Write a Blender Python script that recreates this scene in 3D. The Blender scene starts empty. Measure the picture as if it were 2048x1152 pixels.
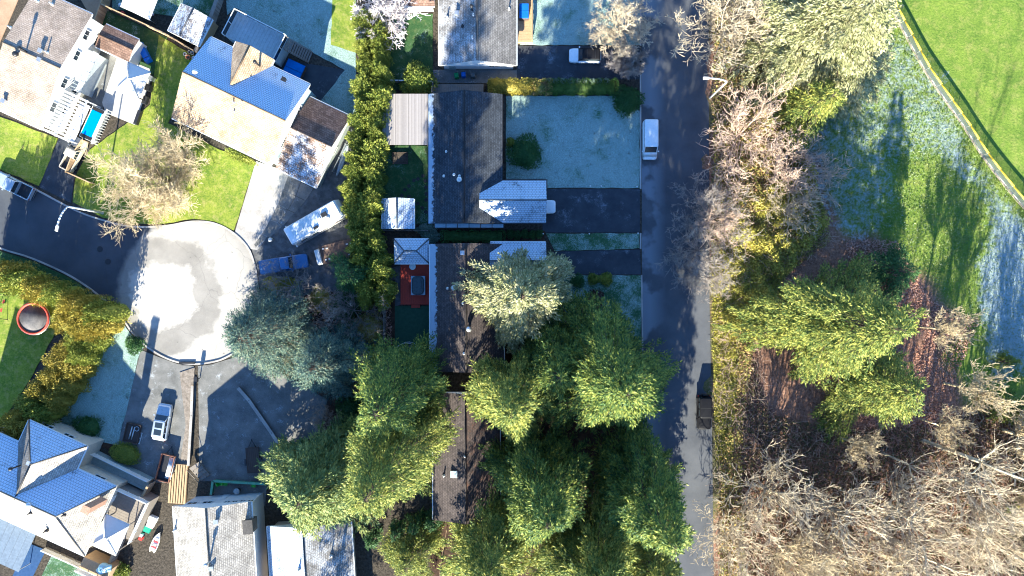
import bpy, math, random
import numpy as np
from mathutils import Vector, Matrix

# ------------------------------------------------------------------ camera, world, sun, exposure
S, CAMH = 14.5, 94.0            # photo pixels per metre on the ground, camera height in metres
SUN_EL, SUN_AZ = 21.5, 189.5    # degrees; azimuth clockwise from +Y
scene = bpy.context.scene
COL = scene.collection
cam_d = bpy.data.cameras.new("camera"); cam = bpy.data.objects.new("camera", cam_d); COL.objects.link(cam)
cam.location = (0, 0, CAMH); cam.rotation_euler = (0, 0, 0)
cam_d.sensor_fit = 'HORIZONTAL'; cam_d.angle = 2 * math.atan(1024 / S / CAMH)
cam_d.clip_start = 0.5; cam_d.clip_end = 5000
scene.camera = cam
world = bpy.data.worlds.new("World"); scene.world = world; world.use_nodes = True
wn = world.node_tree; wn.nodes.clear()
sky = wn.nodes.new('ShaderNodeTexSky'); sky.sky_type = 'NISHITA'; sky.sun_disc = False
sky.sun_elevation = math.radians(SUN_EL); sky.sun_rotation = math.radians(SUN_AZ)
sky.air_density = 1.0; sky.dust_density = 0.0; sky.ozone_density = 3.5
bg = wn.nodes.new('ShaderNodeBackground'); bg.inputs[1].default_value = 0.068
wo = wn.nodes.new('ShaderNodeOutputWorld')
wn.links.new(sky.outputs[0], bg.inputs[0]); wn.links.new(bg.outputs[0], wo.inputs[0])
sun_d = bpy.data.lights.new("sun", 'SUN'); sun_d.energy = 5.0; sun_d.angle = math.radians(0.5); sun_d.color = (1.0, 0.82, 0.52)
sun = bpy.data.objects.new("sun", sun_d); COL.objects.link(sun)
_e, _a = math.radians(SUN_EL), math.radians(SUN_AZ)
sdir = Vector((math.sin(_a) * math.cos(_e), math.cos(_a) * math.cos(_e), math.sin(_e)))
sun.rotation_euler = sdir.to_track_quat('Z', 'Y').to_euler(); sun.location = (0, -60, 60)
scene.view_settings.view_transform = 'Standard'; scene.view_settings.look = 'None'
scene.view_settings.exposure = 2.5; scene.view_settings.gamma = 1.0
scene.view_settings.use_white_balance = True; scene.view_settings.white_balance_temperature = 5150   # set for the low winter sun, so shade stays blue
scene.cycles.use_denoising = True; scene.cycles.filter_width = 1.1
scene.cycles.max_bounces = 6; scene.cycles.transparent_max_bounces = 6

random.seed(7)
def W(px, py, z=0.0):
    k = (CAMH - z) / CAMH / S
    return Vector(((px - 1024) * k, (576 - py) * k, z))
def m_(px): return px / S

# ------------------------------------------------------------------ materials
MATS = {}
def _new(name):
    m = bpy.data.materials.new(name); m.use_nodes = True; nt = m.node_tree; nt.nodes.clear()
    out = nt.nodes.new('ShaderNodeOutputMaterial'); return m, nt, out
def N(nt, t, **k):
    n = nt.nodes.new(t)
    for a, v in k.items(): setattr(n, a, v)
    return n
def L(nt, a, b): nt.links.new(a, b)
def c4(c): return (c[0], c[1], c[2], 1.0)
def noise(nt, vec, scale, detail=4, rough=.6):
    n = N(nt, 'ShaderNodeTexNoise'); n.inputs['Scale'].default_value = scale
    n.inputs['Detail'].default_value = detail; n.inputs['Roughness'].default_value = rough
    L(nt, vec, n.inputs['Vector']); return n.outputs['Fac']
def ramp(nt, fac, stops):
    r = N(nt, 'ShaderNodeValToRGB'); e = r.color_ramp.elements
    while len(e) < len(stops): e.new(.5)
    for i, (p, c) in enumerate(stops): e[i].position = p; e[i].color = c4(c) if len(c) == 3 else c
    L(nt, fac, r.inputs[0]); return r.outputs[0]
def mixc(nt, fac, a, b, mode='MIX'):
    m = N(nt, 'ShaderNodeMix', data_type='RGBA', blend_type=mode)
    for s, v in ((0, fac), (6, a), (7, b)):
        if isinstance(v, (int, float)): m.inputs[s].default_value = v
        elif isinstance(v, tuple): m.inputs[s].default_value = c4(v)
        else: L(nt, v, m.inputs[s])
    return m.outputs[2]
def math2(nt, op, a, b=0.0, clamp=False):
    m = N(nt, 'ShaderNodeMath', operation=op, use_clamp=clamp)
    for i, v in enumerate((a, b)):
        if isinstance(v, (int, float)): m.inputs[i].default_value = v
        else: L(nt, v, m.inputs[i])
    return m.outputs[0]
def coords(nt, kind='Object'):
    return N(nt, 'ShaderNodeTexCoord').outputs[kind]
def bsdf(nt, out, col, rough=.85, bump=None, bdist=.05, bstr=.6, metal=0, spec=.3, coat=0):
    b = N(nt, 'ShaderNodeBsdfPrincipled')
    if isinstance(col, tuple): b.inputs['Base Color'].default_value = c4(col)
    else: L(nt, col, b.inputs['Base Color'])
    if isinstance(rough, (int, float)): b.inputs['Roughness'].default_value = rough
    else: L(nt, rough, b.inputs['Roughness'])
    b.inputs['Metallic'].default_value = metal; b.inputs['Specular IOR Level'].default_value = spec
    b.inputs['Coat Weight'].default_value = coat
    if bump is not None:
        bn = N(nt, 'ShaderNodeBump'); bn.inputs['Strength'].default_value = bstr; bn.inputs['Distance'].default_value = bdist
        L(nt, bump, bn.inputs['Height']); L(nt, bn.outputs[0], b.inputs['Normal'])
    L(nt, b.outputs[0], out.inputs[0]); return b
def geo_pos(nt): return N(nt, 'ShaderNodeNewGeometry').outputs['Position']

def mat_rough(name, c1, c2, scale=2.0, fine=14.0, rough=.85, bump=.03, spec=.3, frost=0.0, fscale=.5, fcol=(.62, .66, .70), c3=None):
    """weathered two-tone surface, optional patches of hoar frost"""
    if name in MATS: return MATS[name]
    m, nt, out = _new(name); p = geo_pos(nt)
    n1 = noise(nt, p, scale, 5); n2 = noise(nt, p, fine, 3)
    f = math2(nt, 'ADD', math2(nt, 'MULTIPLY', n1, .65), math2(nt, 'MULTIPLY', n2, .35))
    stops = [(.36, c1), (.64, c2)] if c3 is None else [(.34, c1), (.5, c3), (.66, c2)]
    col = ramp(nt, f, stops)
    if frost > 0:
        n3 = noise(nt, p, fscale, 6, .65); n4 = noise(nt, p, fine * .8, 2)
        fm = math2(nt, 'ADD', math2(nt, 'MULTIPLY', n3, .7), math2(nt, 'MULTIPLY', n4, .3))
        t = .66 - .34 * frost
        fm = ramp(nt, fm, [(t - .06, (0, 0, 0)), (t + .08, (1, 1, 1))])
        col = mixc(nt, fm, col, fcol)
    bsdf(nt, out, col, rough, n2, bump, .7, spec=spec); MATS[name] = m; return m

def mat_shingle(name, c1, c2, frost=0.0, bw=.36, rh=.24, fscale=.6, bump=.03, moss=None, fcol=(.66, .70, .76), edge=None):
    """roof shingles in courses, laid out in the roof face's own metres (UV)"""
    if name in MATS: return MATS[name]
    m, nt, out = _new(name); uv = coords(nt, 'UV'); p = geo_pos(nt)
    b = N(nt, 'ShaderNodeTexBrick'); b.offset = .5
    b.inputs['Scale'].default_value = 1; b.inputs['Brick Width'].default_value = bw; b.inputs['Row Height'].default_value = rh
    b.inputs['Mortar Size'].default_value = .018; b.inputs['Mortar Smooth'].default_value = .3
    b.inputs['Color1'].default_value = c4(c1); b.inputs['Color2'].default_value = c4(c2)
    b.inputs['Mortar'].default_value = c4(tuple(x * .45 for x in c1)); b.inputs['Bias'].default_value = 0
    L(nt, uv, b.inputs['Vector'])
    n1 = noise(nt, p, .5, 5); n2 = noise(nt, p, 9, 3)
    col = mixc(nt, 1.0, b.outputs['Color'], ramp(nt, n1, [(.3, (.62, .62, .62)), (.7, (1.25, 1.25, 1.25))]), 'MULTIPLY')
    col = mixc(nt, 1.0, col, ramp(nt, n2, [(.3, (.7, .7, .7)), (.7, (1.22, 1.22, 1.22))]), 'MULTIPLY')
    if moss: col = mixc(nt, ramp(nt, noise(nt, p, .9, 6, .7), [(.5, (0, 0, 0)), (.68, (.8, .8, .8))]), col, moss)
    if frost > 0:
        n3 = noise(nt, p, fscale, 6, .6); n4 = noise(nt, p, 7, 2)
        fm = math2(nt, 'ADD', math2(nt, 'MULTIPLY', n3, .6), math2(nt, 'MULTIPLY', n4, .4))
        t = .68 - .40 * frost
        fm = ramp(nt, fm, [(t - .05, (0, 0, 0)), (t + .1, (1, 1, 1))])
        fm = mixc(nt, b.outputs['Fac'], fm, (.15, .15, .15), 'MULTIPLY')
        col = mixc(nt, fm, col, fcol)
    if edge:      # a ragged band of frost left along the eave, v metres down from the ridge
        sp = N(nt, 'ShaderNodeSeparateXYZ'); L(nt, uv, sp.inputs[0])
        v = math2(nt, 'ADD', sp.outputs[1], math2(nt, 'MULTIPLY', math2(nt, 'SUBTRACT', noise(nt, p, 2.2, 4, .6), .5), 1.6))
        em = N(nt, 'ShaderNodeMapRange'); em.inputs[1].default_value = edge - .12; em.inputs[2].default_value = edge + .12; L(nt, v, em.inputs[0])
        col = mixc(nt, math2(nt, 'MULTIPLY', em.outputs[0], .85), col, fcol)
    h = math2(nt, 'SUBTRACT', math2(nt, 'MULTIPLY', n2, .6), b.outputs['Fac'])
    bsdf(nt, out, col, .85, h, bump, .8); MATS[name] = m; return m

def mat_leaf(name, cols, trans=.25, big=None):
    if name in MATS: return MATS[name]
    m, nt, out = _new(name); g = N(nt, 'ShaderNodeNewGeometry')
    f = g.outputs['Random Per Island']
    n1 = noise(nt, g.outputs['Position'], .55, 3)
    f = math2(nt, 'ADD', math2(nt, 'MULTIPLY', f, .55), math2(nt, 'MULTIPLY', math2(nt, 'SUBTRACT', n1, .25), .9), True)
    col = ramp(nt, f, [(i / (len(cols) - 1), c) for i, c in enumerate(cols)])
    d = N(nt, 'ShaderNodeBsdfPrincipled'); d.inputs['Roughness'].default_value = .6; d.inputs['Specular IOR Level'].default_value = .25
    t = N(nt, 'ShaderNodeBsdfTranslucent'); L(nt, col, d.inputs['Base Color']); L(nt, col, t.inputs['Color'])
    mx = N(nt, 'ShaderNodeMixShader'); mx.inputs[0].default_value = trans * .7
    L(nt, d.outputs[0], mx.inputs[1]); L(nt, t.outputs[0], mx.inputs[2]); L(nt, mx.outputs[0], out.inputs[0])
    MATS[name] = m; return m

def mat_plain(name, c, rough=.5, metal=0, spec=.4, coat=0, dirt=.25):
    if name in MATS: return MATS[name]
    m, nt, out = _new(name); p = geo_pos(nt)
    n = noise(nt, p, 3.5, 6, .7)
    col = mixc(nt, 1.0, c, ramp(nt, n, [(.3, (1 - dirt,) * 3), (.7, (1 + dirt * .4,) * 3)]), 'MULTIPLY')
    bsdf(nt, out, col, ramp(nt, n, [(.3, (max(0, rough - .08),) * 3), (.7, (min(1, rough + .1),) * 3)]), n, .004, .3, metal, spec, coat)
    MATS[name] = m; return m

def mat_stripe(name, c1, c2, width=.14, rough=.8, axis=0, frost=0.0, bump=.02):
    """boards or corrugations, in the object's own coordinates"""
    if name in MATS: return MATS[name]
    m, nt, out = _new(name); o = coords(nt, 'Object'); s = N(nt, 'ShaderNodeSeparateXYZ'); L(nt, o, s.inputs[0])
    u = math2(nt, 'DIVIDE', s.outputs[axis], width); fr = math2(nt, 'FRACT', u); fl = math2(nt, 'FLOOR', u)
    wnz = N(nt, 'ShaderNodeTexWhiteNoise', noise_dimensions='1D'); L(nt, fl, wnz.inputs['W'])
    n = noise(nt, o, 4, 5)
    f = math2(nt, 'ADD', math2(nt, 'MULTIPLY', wnz.outputs['Value'], .6), math2(nt, 'MULTIPLY', n, .4))
    col = ramp(nt, f, [(.2, c1), (.8, c2)])
    gap = ramp(nt, fr, [(0, (0, 0, 0)), (.06, (1, 1, 1)), (.94, (1, 1, 1)), (1, (0, 0, 0))])
    col = mixc(nt, gap, tuple(x * .3 for x in c1), col)
    if frost:
        t = .68 - .4 * frost
        col = mixc(nt, ramp(nt, noise(nt, o, .9, 6), [(t - .06, (0, 0, 0)), (t + .1, (1, 1, 1))]), col, (.64, .68, .72))
    bsdf(nt, out, col, rough, gap, bump, .8); MATS[name] = m; return m

def mat_glass(name, c=(.02, .03, .04), rough=.08):
    if name in MATS: return MATS[name]
    m, nt, out = _new(name); bsdf(nt, out, c, rough, spec=.6); MATS[name] = m; return m

def mat_grass(name, g1, g2, frost=0.0, fscale=.35, fcol=(.25, .33, .30), straw=.15):
    if name in MATS: return MATS[name]
    m, nt, out = _new(name); p = geo_pos(nt)
    n1 = noise(nt, p, .35, 6, .65); n2 = noise(nt, p, 5.0, 4, .7); n3 = noise(nt, p, 16, 2)
    f = math2(nt, 'ADD', math2(nt, 'MULTIPLY', n1, .5), math2(nt, 'MULTIPLY', n2, .5))
    col = ramp(nt, f, [(.38, g1), (.62, g2)])
    col = mixc(nt, math2(nt, 'MULTIPLY', ramp(nt, noise(nt, p, 1.4, 5, .7), [(.5, (0, 0, 0)), (.7, (1, 1, 1))]), straw), col, (.34, .27, .12))
    if frost > 0:
        a = noise(nt, p, fscale, 5, .6); b = noise(nt, p, 8, 3, .7)
        fm = math2(nt, 'ADD', math2(nt, 'MULTIPLY', a, .55), math2(nt, 'MULTIPLY', b, .45))
        t = .66 - .34 * frost
        fc = ramp(nt, noise(nt, p, 11, 3, .7), [(.34, tuple(v * .45 for v in fcol)), (.5, fcol), (.68, tuple(min(.7, v * 1.7) for v in fcol))])
        col = mixc(nt, ramp(nt, fm, [(t - .06, (0, 0, 0)), (t + .08, (1, 1, 1))]), col, fc)
        col = mixc(nt, ramp(nt, noise(nt, p, .9, 5, .75), [(.60, (0, 0, 0)), (.70, (.7, .7, .7))]), col, (.06, .055, .035))
    h = math2(nt, 'ADD', math2(nt, 'MULTIPLY', n2, .6), math2(nt, 'MULTIPLY', n3, .4))
    bsdf(nt, out, col, .9, h, .10, .8, spec=.15); MATS[name] = m; return m

# colours are real-world base colours, except the lawn greens split by sun and shade
ASPH = mat_rough('asphalt_damp', (.030, .032, .035), (.062, .062, .064), .35, 22, .7, .015, c3=(.042, .043, .046))
ASPH_D = mat_rough('asphalt_driveway', (.022, .026, .034), (.045, .050, .060), .6, 18, .65, .015, frost=.12, fscale=.45, fcol=(.22, .24, .27))
ASPH_G = mat_rough('asphalt_weathered', (.14, .13, .12), (.34, .32, .29), .16, 16, .85, .015, c3=(.24, .225, .205))
CONC = mat_rough('concrete', (.24, .22, .20), (.42, .40, .37), .5, 10, .85, .012)
CONC_W = mat_rough('concrete_pale', (.34, .325, .30), (.48, .46, .43), .5, 8, .8, .01)
CONC_D = mat_rough('concrete_mossy', (.09, .09, .085), (.19, .185, .175), .5, 10, .85, .02, frost=.10, fscale=.8, fcol=(.36, .38, .40))
GRAVEL = mat_rough('gravel', (.05, .05, .052), (.15, .15, .15), 1.2, 30, .9, .04, frost=.06, fscale=.9, fcol=(.30, .32, .34))
DIRT = mat_rough('bare_earth', (.03, .024, .018), (.10, .08, .06), .8, 9, .95, .08)
BARK_M = mat_rough('bark_mulch', (.02, .012, .008), (.09, .05, .03), 1.5, 14, .95, .08)
DRYGR = mat_rough('dry_grass', (.26, .17, .10), (.40, .27, .17), .4, 9, .95, .06)
GRASS = mat_grass('grass_sun', (.085, .145, .016), (.26, .29, .035), straw=.55)  # lawn green with the sunlight put into its colour
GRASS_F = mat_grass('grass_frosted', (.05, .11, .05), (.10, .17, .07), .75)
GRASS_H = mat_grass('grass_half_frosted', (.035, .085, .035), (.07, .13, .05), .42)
GRASS_S = mat_grass('grass_shaded', (.025, .065, .022), (.05, .10, .035), .12)  # darker copy of the lawn green, shade put into its colour
TURF = mat_rough('artificial_turf', (.025, .06, .035), (.04, .085, .05), 2, 30, .95, .03)
WHITE = mat_plain('white_paint', (.66, .66, .64), .55, dirt=.12)
WHITE_S = mat_plain('white_siding', (.58, .58, .56), .6, dirt=.1)
CREAM = mat_plain('cream_siding', (.62, .54, .42), .65)
BLUE_S = mat_plain('pale_blue_siding', (.50, .60, .62), .65)
GREY_S = mat_plain('grey_green_siding', (.30, .34, .32), .65)
TAN_S = mat_plain('tan_siding', (.42, .34, .26), .65)
METAL = mat_plain('galvanised', (.55, .57, .58), .35, .7, dirt=.2)
DARKM = mat_plain('dark_metal', (.03, .03, .033), .4, .3)
BLACK = mat_plain('black_plastic', (.018, .018, .02), .5)
RUBBER = mat_plain('rubber', (.02, .02, .02), .8)
GLASS = mat_glass('window_glass')
WOOD = mat_stripe('fence_wood', (.30, .20, .11), (.48, .34, .20), .15, axis=0)
WOOD_G = mat_stripe('grey_wood', (.16, .14, .12), (.30, .27, .24), .15, axis=0)
WOODP = mat_plain('plain_wood', (.42, .29, .16), .8)
WOODG = mat_plain('weathered_wood', (.22, .19, .16), .85)
WOODD = mat_plain('dark_wood', (.07, .05, .04), .85)
BARK = mat_rough('bark_brown', (.05, .035, .025), (.14, .10, .075), 3, 14, .95, .04)
BARK_P = mat_rough('bark_pale', (.34, .28, .19), (.60, .51, .36), 2, 10, .9, .02)
BARK_Y = mat_rough('bark_straw', (.36, .285, .165), (.62, .51, .32), 2, 10, .9, .02)
BARK_R = mat_rough('bark_reddish', (.36, .26, .19), (.60, .46, .35), 2, 10, .9, .02)
BARK_G = mat_rough('bark_grey', (.20, .17, .15), (.36, .32, .28), 2, 10, .9, .02)
LF_CEDAR = mat_leaf('cedar_foliage', [(0.012, 0.040, 0.014), (0.055, 0.110, 0.026), (0.220, 0.260, 0.040), (0.460, 0.430, 0.080)])
LF_FIR = mat_leaf('fir_foliage', [(0.024, 0.052, 0.016), (0.100, 0.150, 0.030), (0.310, 0.315, 0.055), (0.540, 0.490, 0.100)])
LF_PALE = mat_leaf('pale_conifer_foliage', [(0.110, 0.130, 0.045), (0.240, 0.250, 0.100), (0.400, 0.380, 0.200), (0.560, 0.510, 0.320)])
LF_DEOD = mat_leaf('deodar_foliage', [(0.045, 0.090, 0.040), (0.140, 0.200, 0.065), (0.310, 0.335, 0.095), (0.500, 0.480, 0.160)])
LF_BLUE = mat_leaf('blue_spruce_foliage', [(.012, .038, .042), (.035, .08, .078), (.15, .205, .14), (.42, .42, .24)])
LF_HEDGE = mat_leaf('hedge_foliage', [(0.040, 0.075, 0.012), (0.120, 0.160, 0.024), (0.260, 0.280, 0.040), (0.400, 0.380, 0.070)])
LF_GOLD = mat_leaf('golden_foliage', [(0.095, 0.103, 0.014), (0.209, 0.185, 0.024), (0.323, 0.257, 0.038), (0.399, 0.308, 0.057)])
LF_SHRUB = mat_leaf('shrub_foliage', [(0.017, 0.051, 0.017), (0.051, 0.116, 0.032), (0.102, 0.189, 0.051)])
LF_GREEN = mat_leaf('clipped_green_foliage', [(.03, .07, .012), (.07, .13, .022), (.14, .20, .04)])
LF_FROSTY = mat_leaf('frosted_shrub', [(.08, .14, .10), (.18, .25, .19), (.32, .38, .33)])
LF_LIME = mat_leaf('lime_shrub', [(.06, .10, .015), (.16, .20, .03), (.30, .31, .05)])
LF_BRAMBLE = mat_leaf('bramble_foliage', [(0.060, 0.035, 0.020), (0.220, 0.120, 0.060), (0.160, 0.190, 0.035), (0.360, 0.300, 0.070), (0.460, 0.280, 0.140), (0.580, 0.440, 0.260)], .15)
LF_WOOD = mat_leaf('wood_floor_foliage', [(.03, .018, .014), (.08, .045, .035), (.07, .08, .02), (.16, .10, .06), (.24, .16, .11)], .1)
LF_LITTER = mat_leaf('fallen_leaves', [(0.160, 0.070, 0.045), (0.380, 0.190, 0.120), (0.520, 0.310, 0.220), (0.620, 0.440, 0.340)], .1)
LF_IVY = mat_leaf('ground_ivy', [(0.100, 0.120, 0.018), (0.280, 0.270, 0.040), (0.480, 0.420, 0.070), (0.600, 0.470, 0.140)], .2)

# ------------------------------------------------------------------ object helpers
def tag(o, label=None, cat=None, group=None, kind=None):
    if label: o['label'] = label
    if cat: o['category'] = cat
    if group: o['group'] = group
    if kind: o['kind'] = kind
    return o
def thing(name, label, cat, loc=(0, 0, 0), rz=0.0, group=None):
    o = bpy.data.objects.new(name, None); COL.objects.link(o); o.empty_display_size = .2
    o.location = loc; o.rotation_euler = (0, 0, rz)
    return tag(o, label, cat, group)
def link(name, me, parent=None, loc=None, rz=None):
    o = bpy.data.objects.new(name, me); COL.objects.link(o)
    if parent is not None: o.parent = parent
    if loc is not None: o.location = loc
    if rz is not None: o.rotation_euler = (0, 0, rz)
    return o
def copy_tree(o, parent=None):
    c = o.copy(); COL.objects.link(c); c.parent = parent
    for ch in o.children: copy_tree(ch, c)
    return c
def np_mesh(name, V, F, mat, smooth=False, uv=None):
    V = np.ascontiguousarray(V, dtype=np.float32); F = np.ascontiguousarray(F, dtype=np.int32)
    me = bpy.data.meshes.new(name); k = F.shape[1]
    me.vertices.add(len(V)); me.vertices.foreach_set('co', V.ravel())
    me.loops.add(F.size); me.loops.foreach_set('vertex_index', F.ravel())
    me.polygons.add(len(F)); me.polygons.foreach_set('loop_start', np.arange(0, F.size, k, dtype=np.int32))
    me.polygons.foreach_set('loop_total', np.full(len(F), k, dtype=np.int32))
    if smooth: me.polygons.foreach_set('use_smooth', np.ones(len(F), dtype=bool))
    me.update(calc_edges=True); me.materials.append(mat); return me

class MB:
    """collects faces; build() links them as one mesh object"""
    def __init__(s): s.v = []; s.f = []; s.mi = []; s.uv = {}; s.sm = []
    def add(s, vs, fs, mi=0, smooth=False):
        b = len(s.v); s.v += [tuple(v) for v in vs]
        for f in fs: s.f.append(tuple(i + b for i in f)); s.mi.append(mi); s.sm.append(smooth)
        return s
    def box(s, c, d, rz=0.0, mi=0, tilt=None, taper=1.0):
        x, y, z = d[0] / 2, d[1] / 2, d[2] / 2; t = taper
        p = [(-x, -y, -z), (x, -y, -z), (x, y, -z), (-x, y, -z), (-x * t, -y * t, z), (x * t, -y * t, z), (x * t, y * t, z), (-x * t, y * t, z)]
        M = Matrix.Rotation(rz, 4, 'Z')
        if tilt: M = M @ Matrix.Rotation(tilt, 4, 'Y')
        p = [M @ Vector(q) + Vector(c) for q in p]
        return s.add(p, [(0, 3, 2, 1), (4, 5, 6, 7), (0, 1, 5, 4), (1, 2, 6, 5), (2, 3, 7, 6), (3, 0, 4, 7)], mi)
    def prism(s, poly, z0, z1, mi=0, side_mi=None):
        n = len(poly); a = sum(poly[i][0] * poly[(i + 1) % n][1] - poly[(i + 1) % n][0] * poly[i][1] for i in range(n))
        if a < 0: poly = poly[::-1]
        zf = z1 if callable(z1) else (lambda x, y: z1)
        vs = [(p[0], p[1], z0) for p in poly] + [(p[0], p[1], zf(p[0], p[1])) for p in poly]
        s.add(vs, [tuple(range(n, 2 * n))], mi)
        b = len(s.v) - 2 * n
        s.f.append(tuple(b + i for i in range(n - 1, -1, -1))); s.mi.append(mi); s.sm.append(False)
        for i in range(n):
            j = (i + 1) % n; s.f.append((b + i, b + j, b + n + j, b + n + i)); s.mi.append(mi if side_mi is None else side_mi); s.sm.append(False)
        return s
    def stack(s, rings, mi=0, cap=True, smooth=True):
        n = len(rings[0]); b = len(s.v)
        for r in rings: s.v += [tuple(p) for p in r]
        for k in range(len(rings) - 1):
            for i in range(n):
                j = (i + 1) % n; s.f.append((b + k * n + i, b + k * n + j, b + (k + 1) * n + j, b + (k + 1) * n + i)); s.mi.append(mi); s.sm.append(smooth)
        if cap:
            s.f.append(tuple(b + i for i in range(n - 1, -1, -1))); s.mi.append(mi); s.sm.append(False)
            o = b + (len(rings) - 1) * n; s.f.append(tuple(o + i for i in range(n))); s.mi.append(mi); s.sm.append(smooth)
        return s
    def tube(s, p0, p1, r0, r1=None, n=8, mi=0):
        r1 = r0 if r1 is None else r1; p0 = Vector(p0); p1 = Vector(p1); d = (p1 - p0).normalized()
        a = d.orthogonal().normalized(); b2 = d.cross(a)
        R = lambda p, r: [p + a * (r * math.cos(2 * math.pi * i / n)) + b2 * (r * math.sin(2 * math.pi * i / n)) for i in range(n)]
        return s.stack([R(p0, r0), R(p1, r1)], mi)
    def lathe(s, c, prof, n=20, mi=0, smooth=True):
        return s.stack([[(c[0] + r * math.cos(2 * math.pi * i / n), c[1] + r * math.sin(2 * math.pi * i / n), c[2] + z) for i in range(n)] for r, z in prof], mi, True, smooth)
    def ring(s, c, R, r, n=32, k=6, mi=0):
        rings = []; b = len(s.v)
        for i in range(n):
            a = 2 * math.pi * i / n
            for j in range(k):
                t = 2 * math.pi * j / k; q = R + r * math.cos(t)
                s.v.append((c[0] + q * math.cos(a), c[1] + q * math.sin(a), c[2] + r * math.sin(t)))
        for i in range(n):
            for j in range(k):
                s.f.append((b + i * k + j, b + ((i + 1) % n) * k + j, b + ((i + 1) % n) * k + (j + 1) % k, b + i * k + (j + 1) % k)); s.mi.append(mi); s.sm.append(True)
        return s
    def mesh(s, name, mats):
        me = bpy.data.meshes.new(name); me.from_pydata(s.v, [], s.f)
        for m in (mats if isinstance(mats, (list, tuple)) else [mats]): me.materials.append(m)
        me.polygons.foreach_set('material_index', s.mi); me.polygons.foreach_set('use_smooth', s.sm); me.update(); return me
    def build(s, name, mats, parent=None, loc=None, rz=None): return link(name, s.mesh(name, mats), parent, loc, rz)

def sheet(name, pts, z, mat, kind='structure', thick=.12, jag=0.0):
    """flat slab from photo pixels on the ground"""
    P = []
    n = len(pts)
    for i in range(n):
        a, b = pts[i], pts[(i + 1) % n]; P.append(W(*a))
        if jag:
            d = math.hypot(b[0] - a[0], b[1] - a[1]); k = int(d / 14)
            for j in range(1, k):
                t = j / k; P.append(W(a[0] + (b[0] - a[0]) * t + random.uniform(-jag, jag), a[1] + (b[1] - a[1]) * t + random.uniform(-jag, jag)))
    o = MB().prism([(p.x, p.y) for p in P], z - thick, z).build(name, mat)
    return tag(o, kind=kind)
def strip(pts, w, z0, z1, name, mat, kind='structure', parent=None, closed=False):
    """a band of width w metres along a pixel path (kerbs, edgings)"""
    P = [W(*p).to_2d() for p in pts]; n = len(P); Lf = []; Rt = []
    for i in range(n):
        d = (P[min(n - 1, i + 1)] - P[max(0, i - 1)]).normalized(); nrm = Vector((-d.y, d.x)) * w / 2
        Lf.append(P[i] + nrm); Rt.append(P[i] - nrm)
    mb = MB(); v = []
    for i in range(n): v += [(Lf[i].x, Lf[i].y, z0), (Lf[i].x, Lf[i].y, z1), (Rt[i].x, Rt[i].y, z1), (Rt[i].x, Rt[i].y, z0)]
    f = []
    for i in range(n - 1):
        a = 4 * i; b = a + 4
        f += [(a, b, b + 1, a + 1), (a + 1, b + 1, b + 2, a + 2), (a + 2, b + 2, b + 3, a + 3)]
    f += [(0, 1, 2, 3), (4 * n - 1, 4 * n - 2, 4 * n - 3, 4 * n - 4)]
    o = mb.add(v, f).build(name, mat, parent)
    return tag(o, kind=kind) if kind else o
def smooth_path(pts, k=4):
    out = []; n = len(pts)
    for i in range(n - 1):
        p0, p1, p2, p3 = pts[max(0, i - 1)], pts[i], pts[i + 1], pts[min(n - 1, i + 2)]
        for j in range(k):
            t = j / k
            out.append(tuple(.5 * (2 * p1[c] + (p2[c] - p0[c]) * t + (2 * p0[c] - 5 * p1[c] + 4 * p2[c] - p3[c]) * t * t + (3 * p1[c] - p0[c] - 3 * p2[c] + p3[c]) * t ** 3) for c in (0, 1)))
    out.append(pts[-1]); return out
def in_poly(px, py, poly):
    r = np.zeros(px.shape, bool); n = len(poly)
    for i in range(n):
        x1, y1 = poly[i]; x2, y2 = poly[(i + 1) % n]
        if y1 == y2: continue
        c = ((y1 > py) != (y2 > py)) & (px < (x2 - x1) * (py - y1) / (y2 - y1) + x1); r ^= c
    return r
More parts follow.
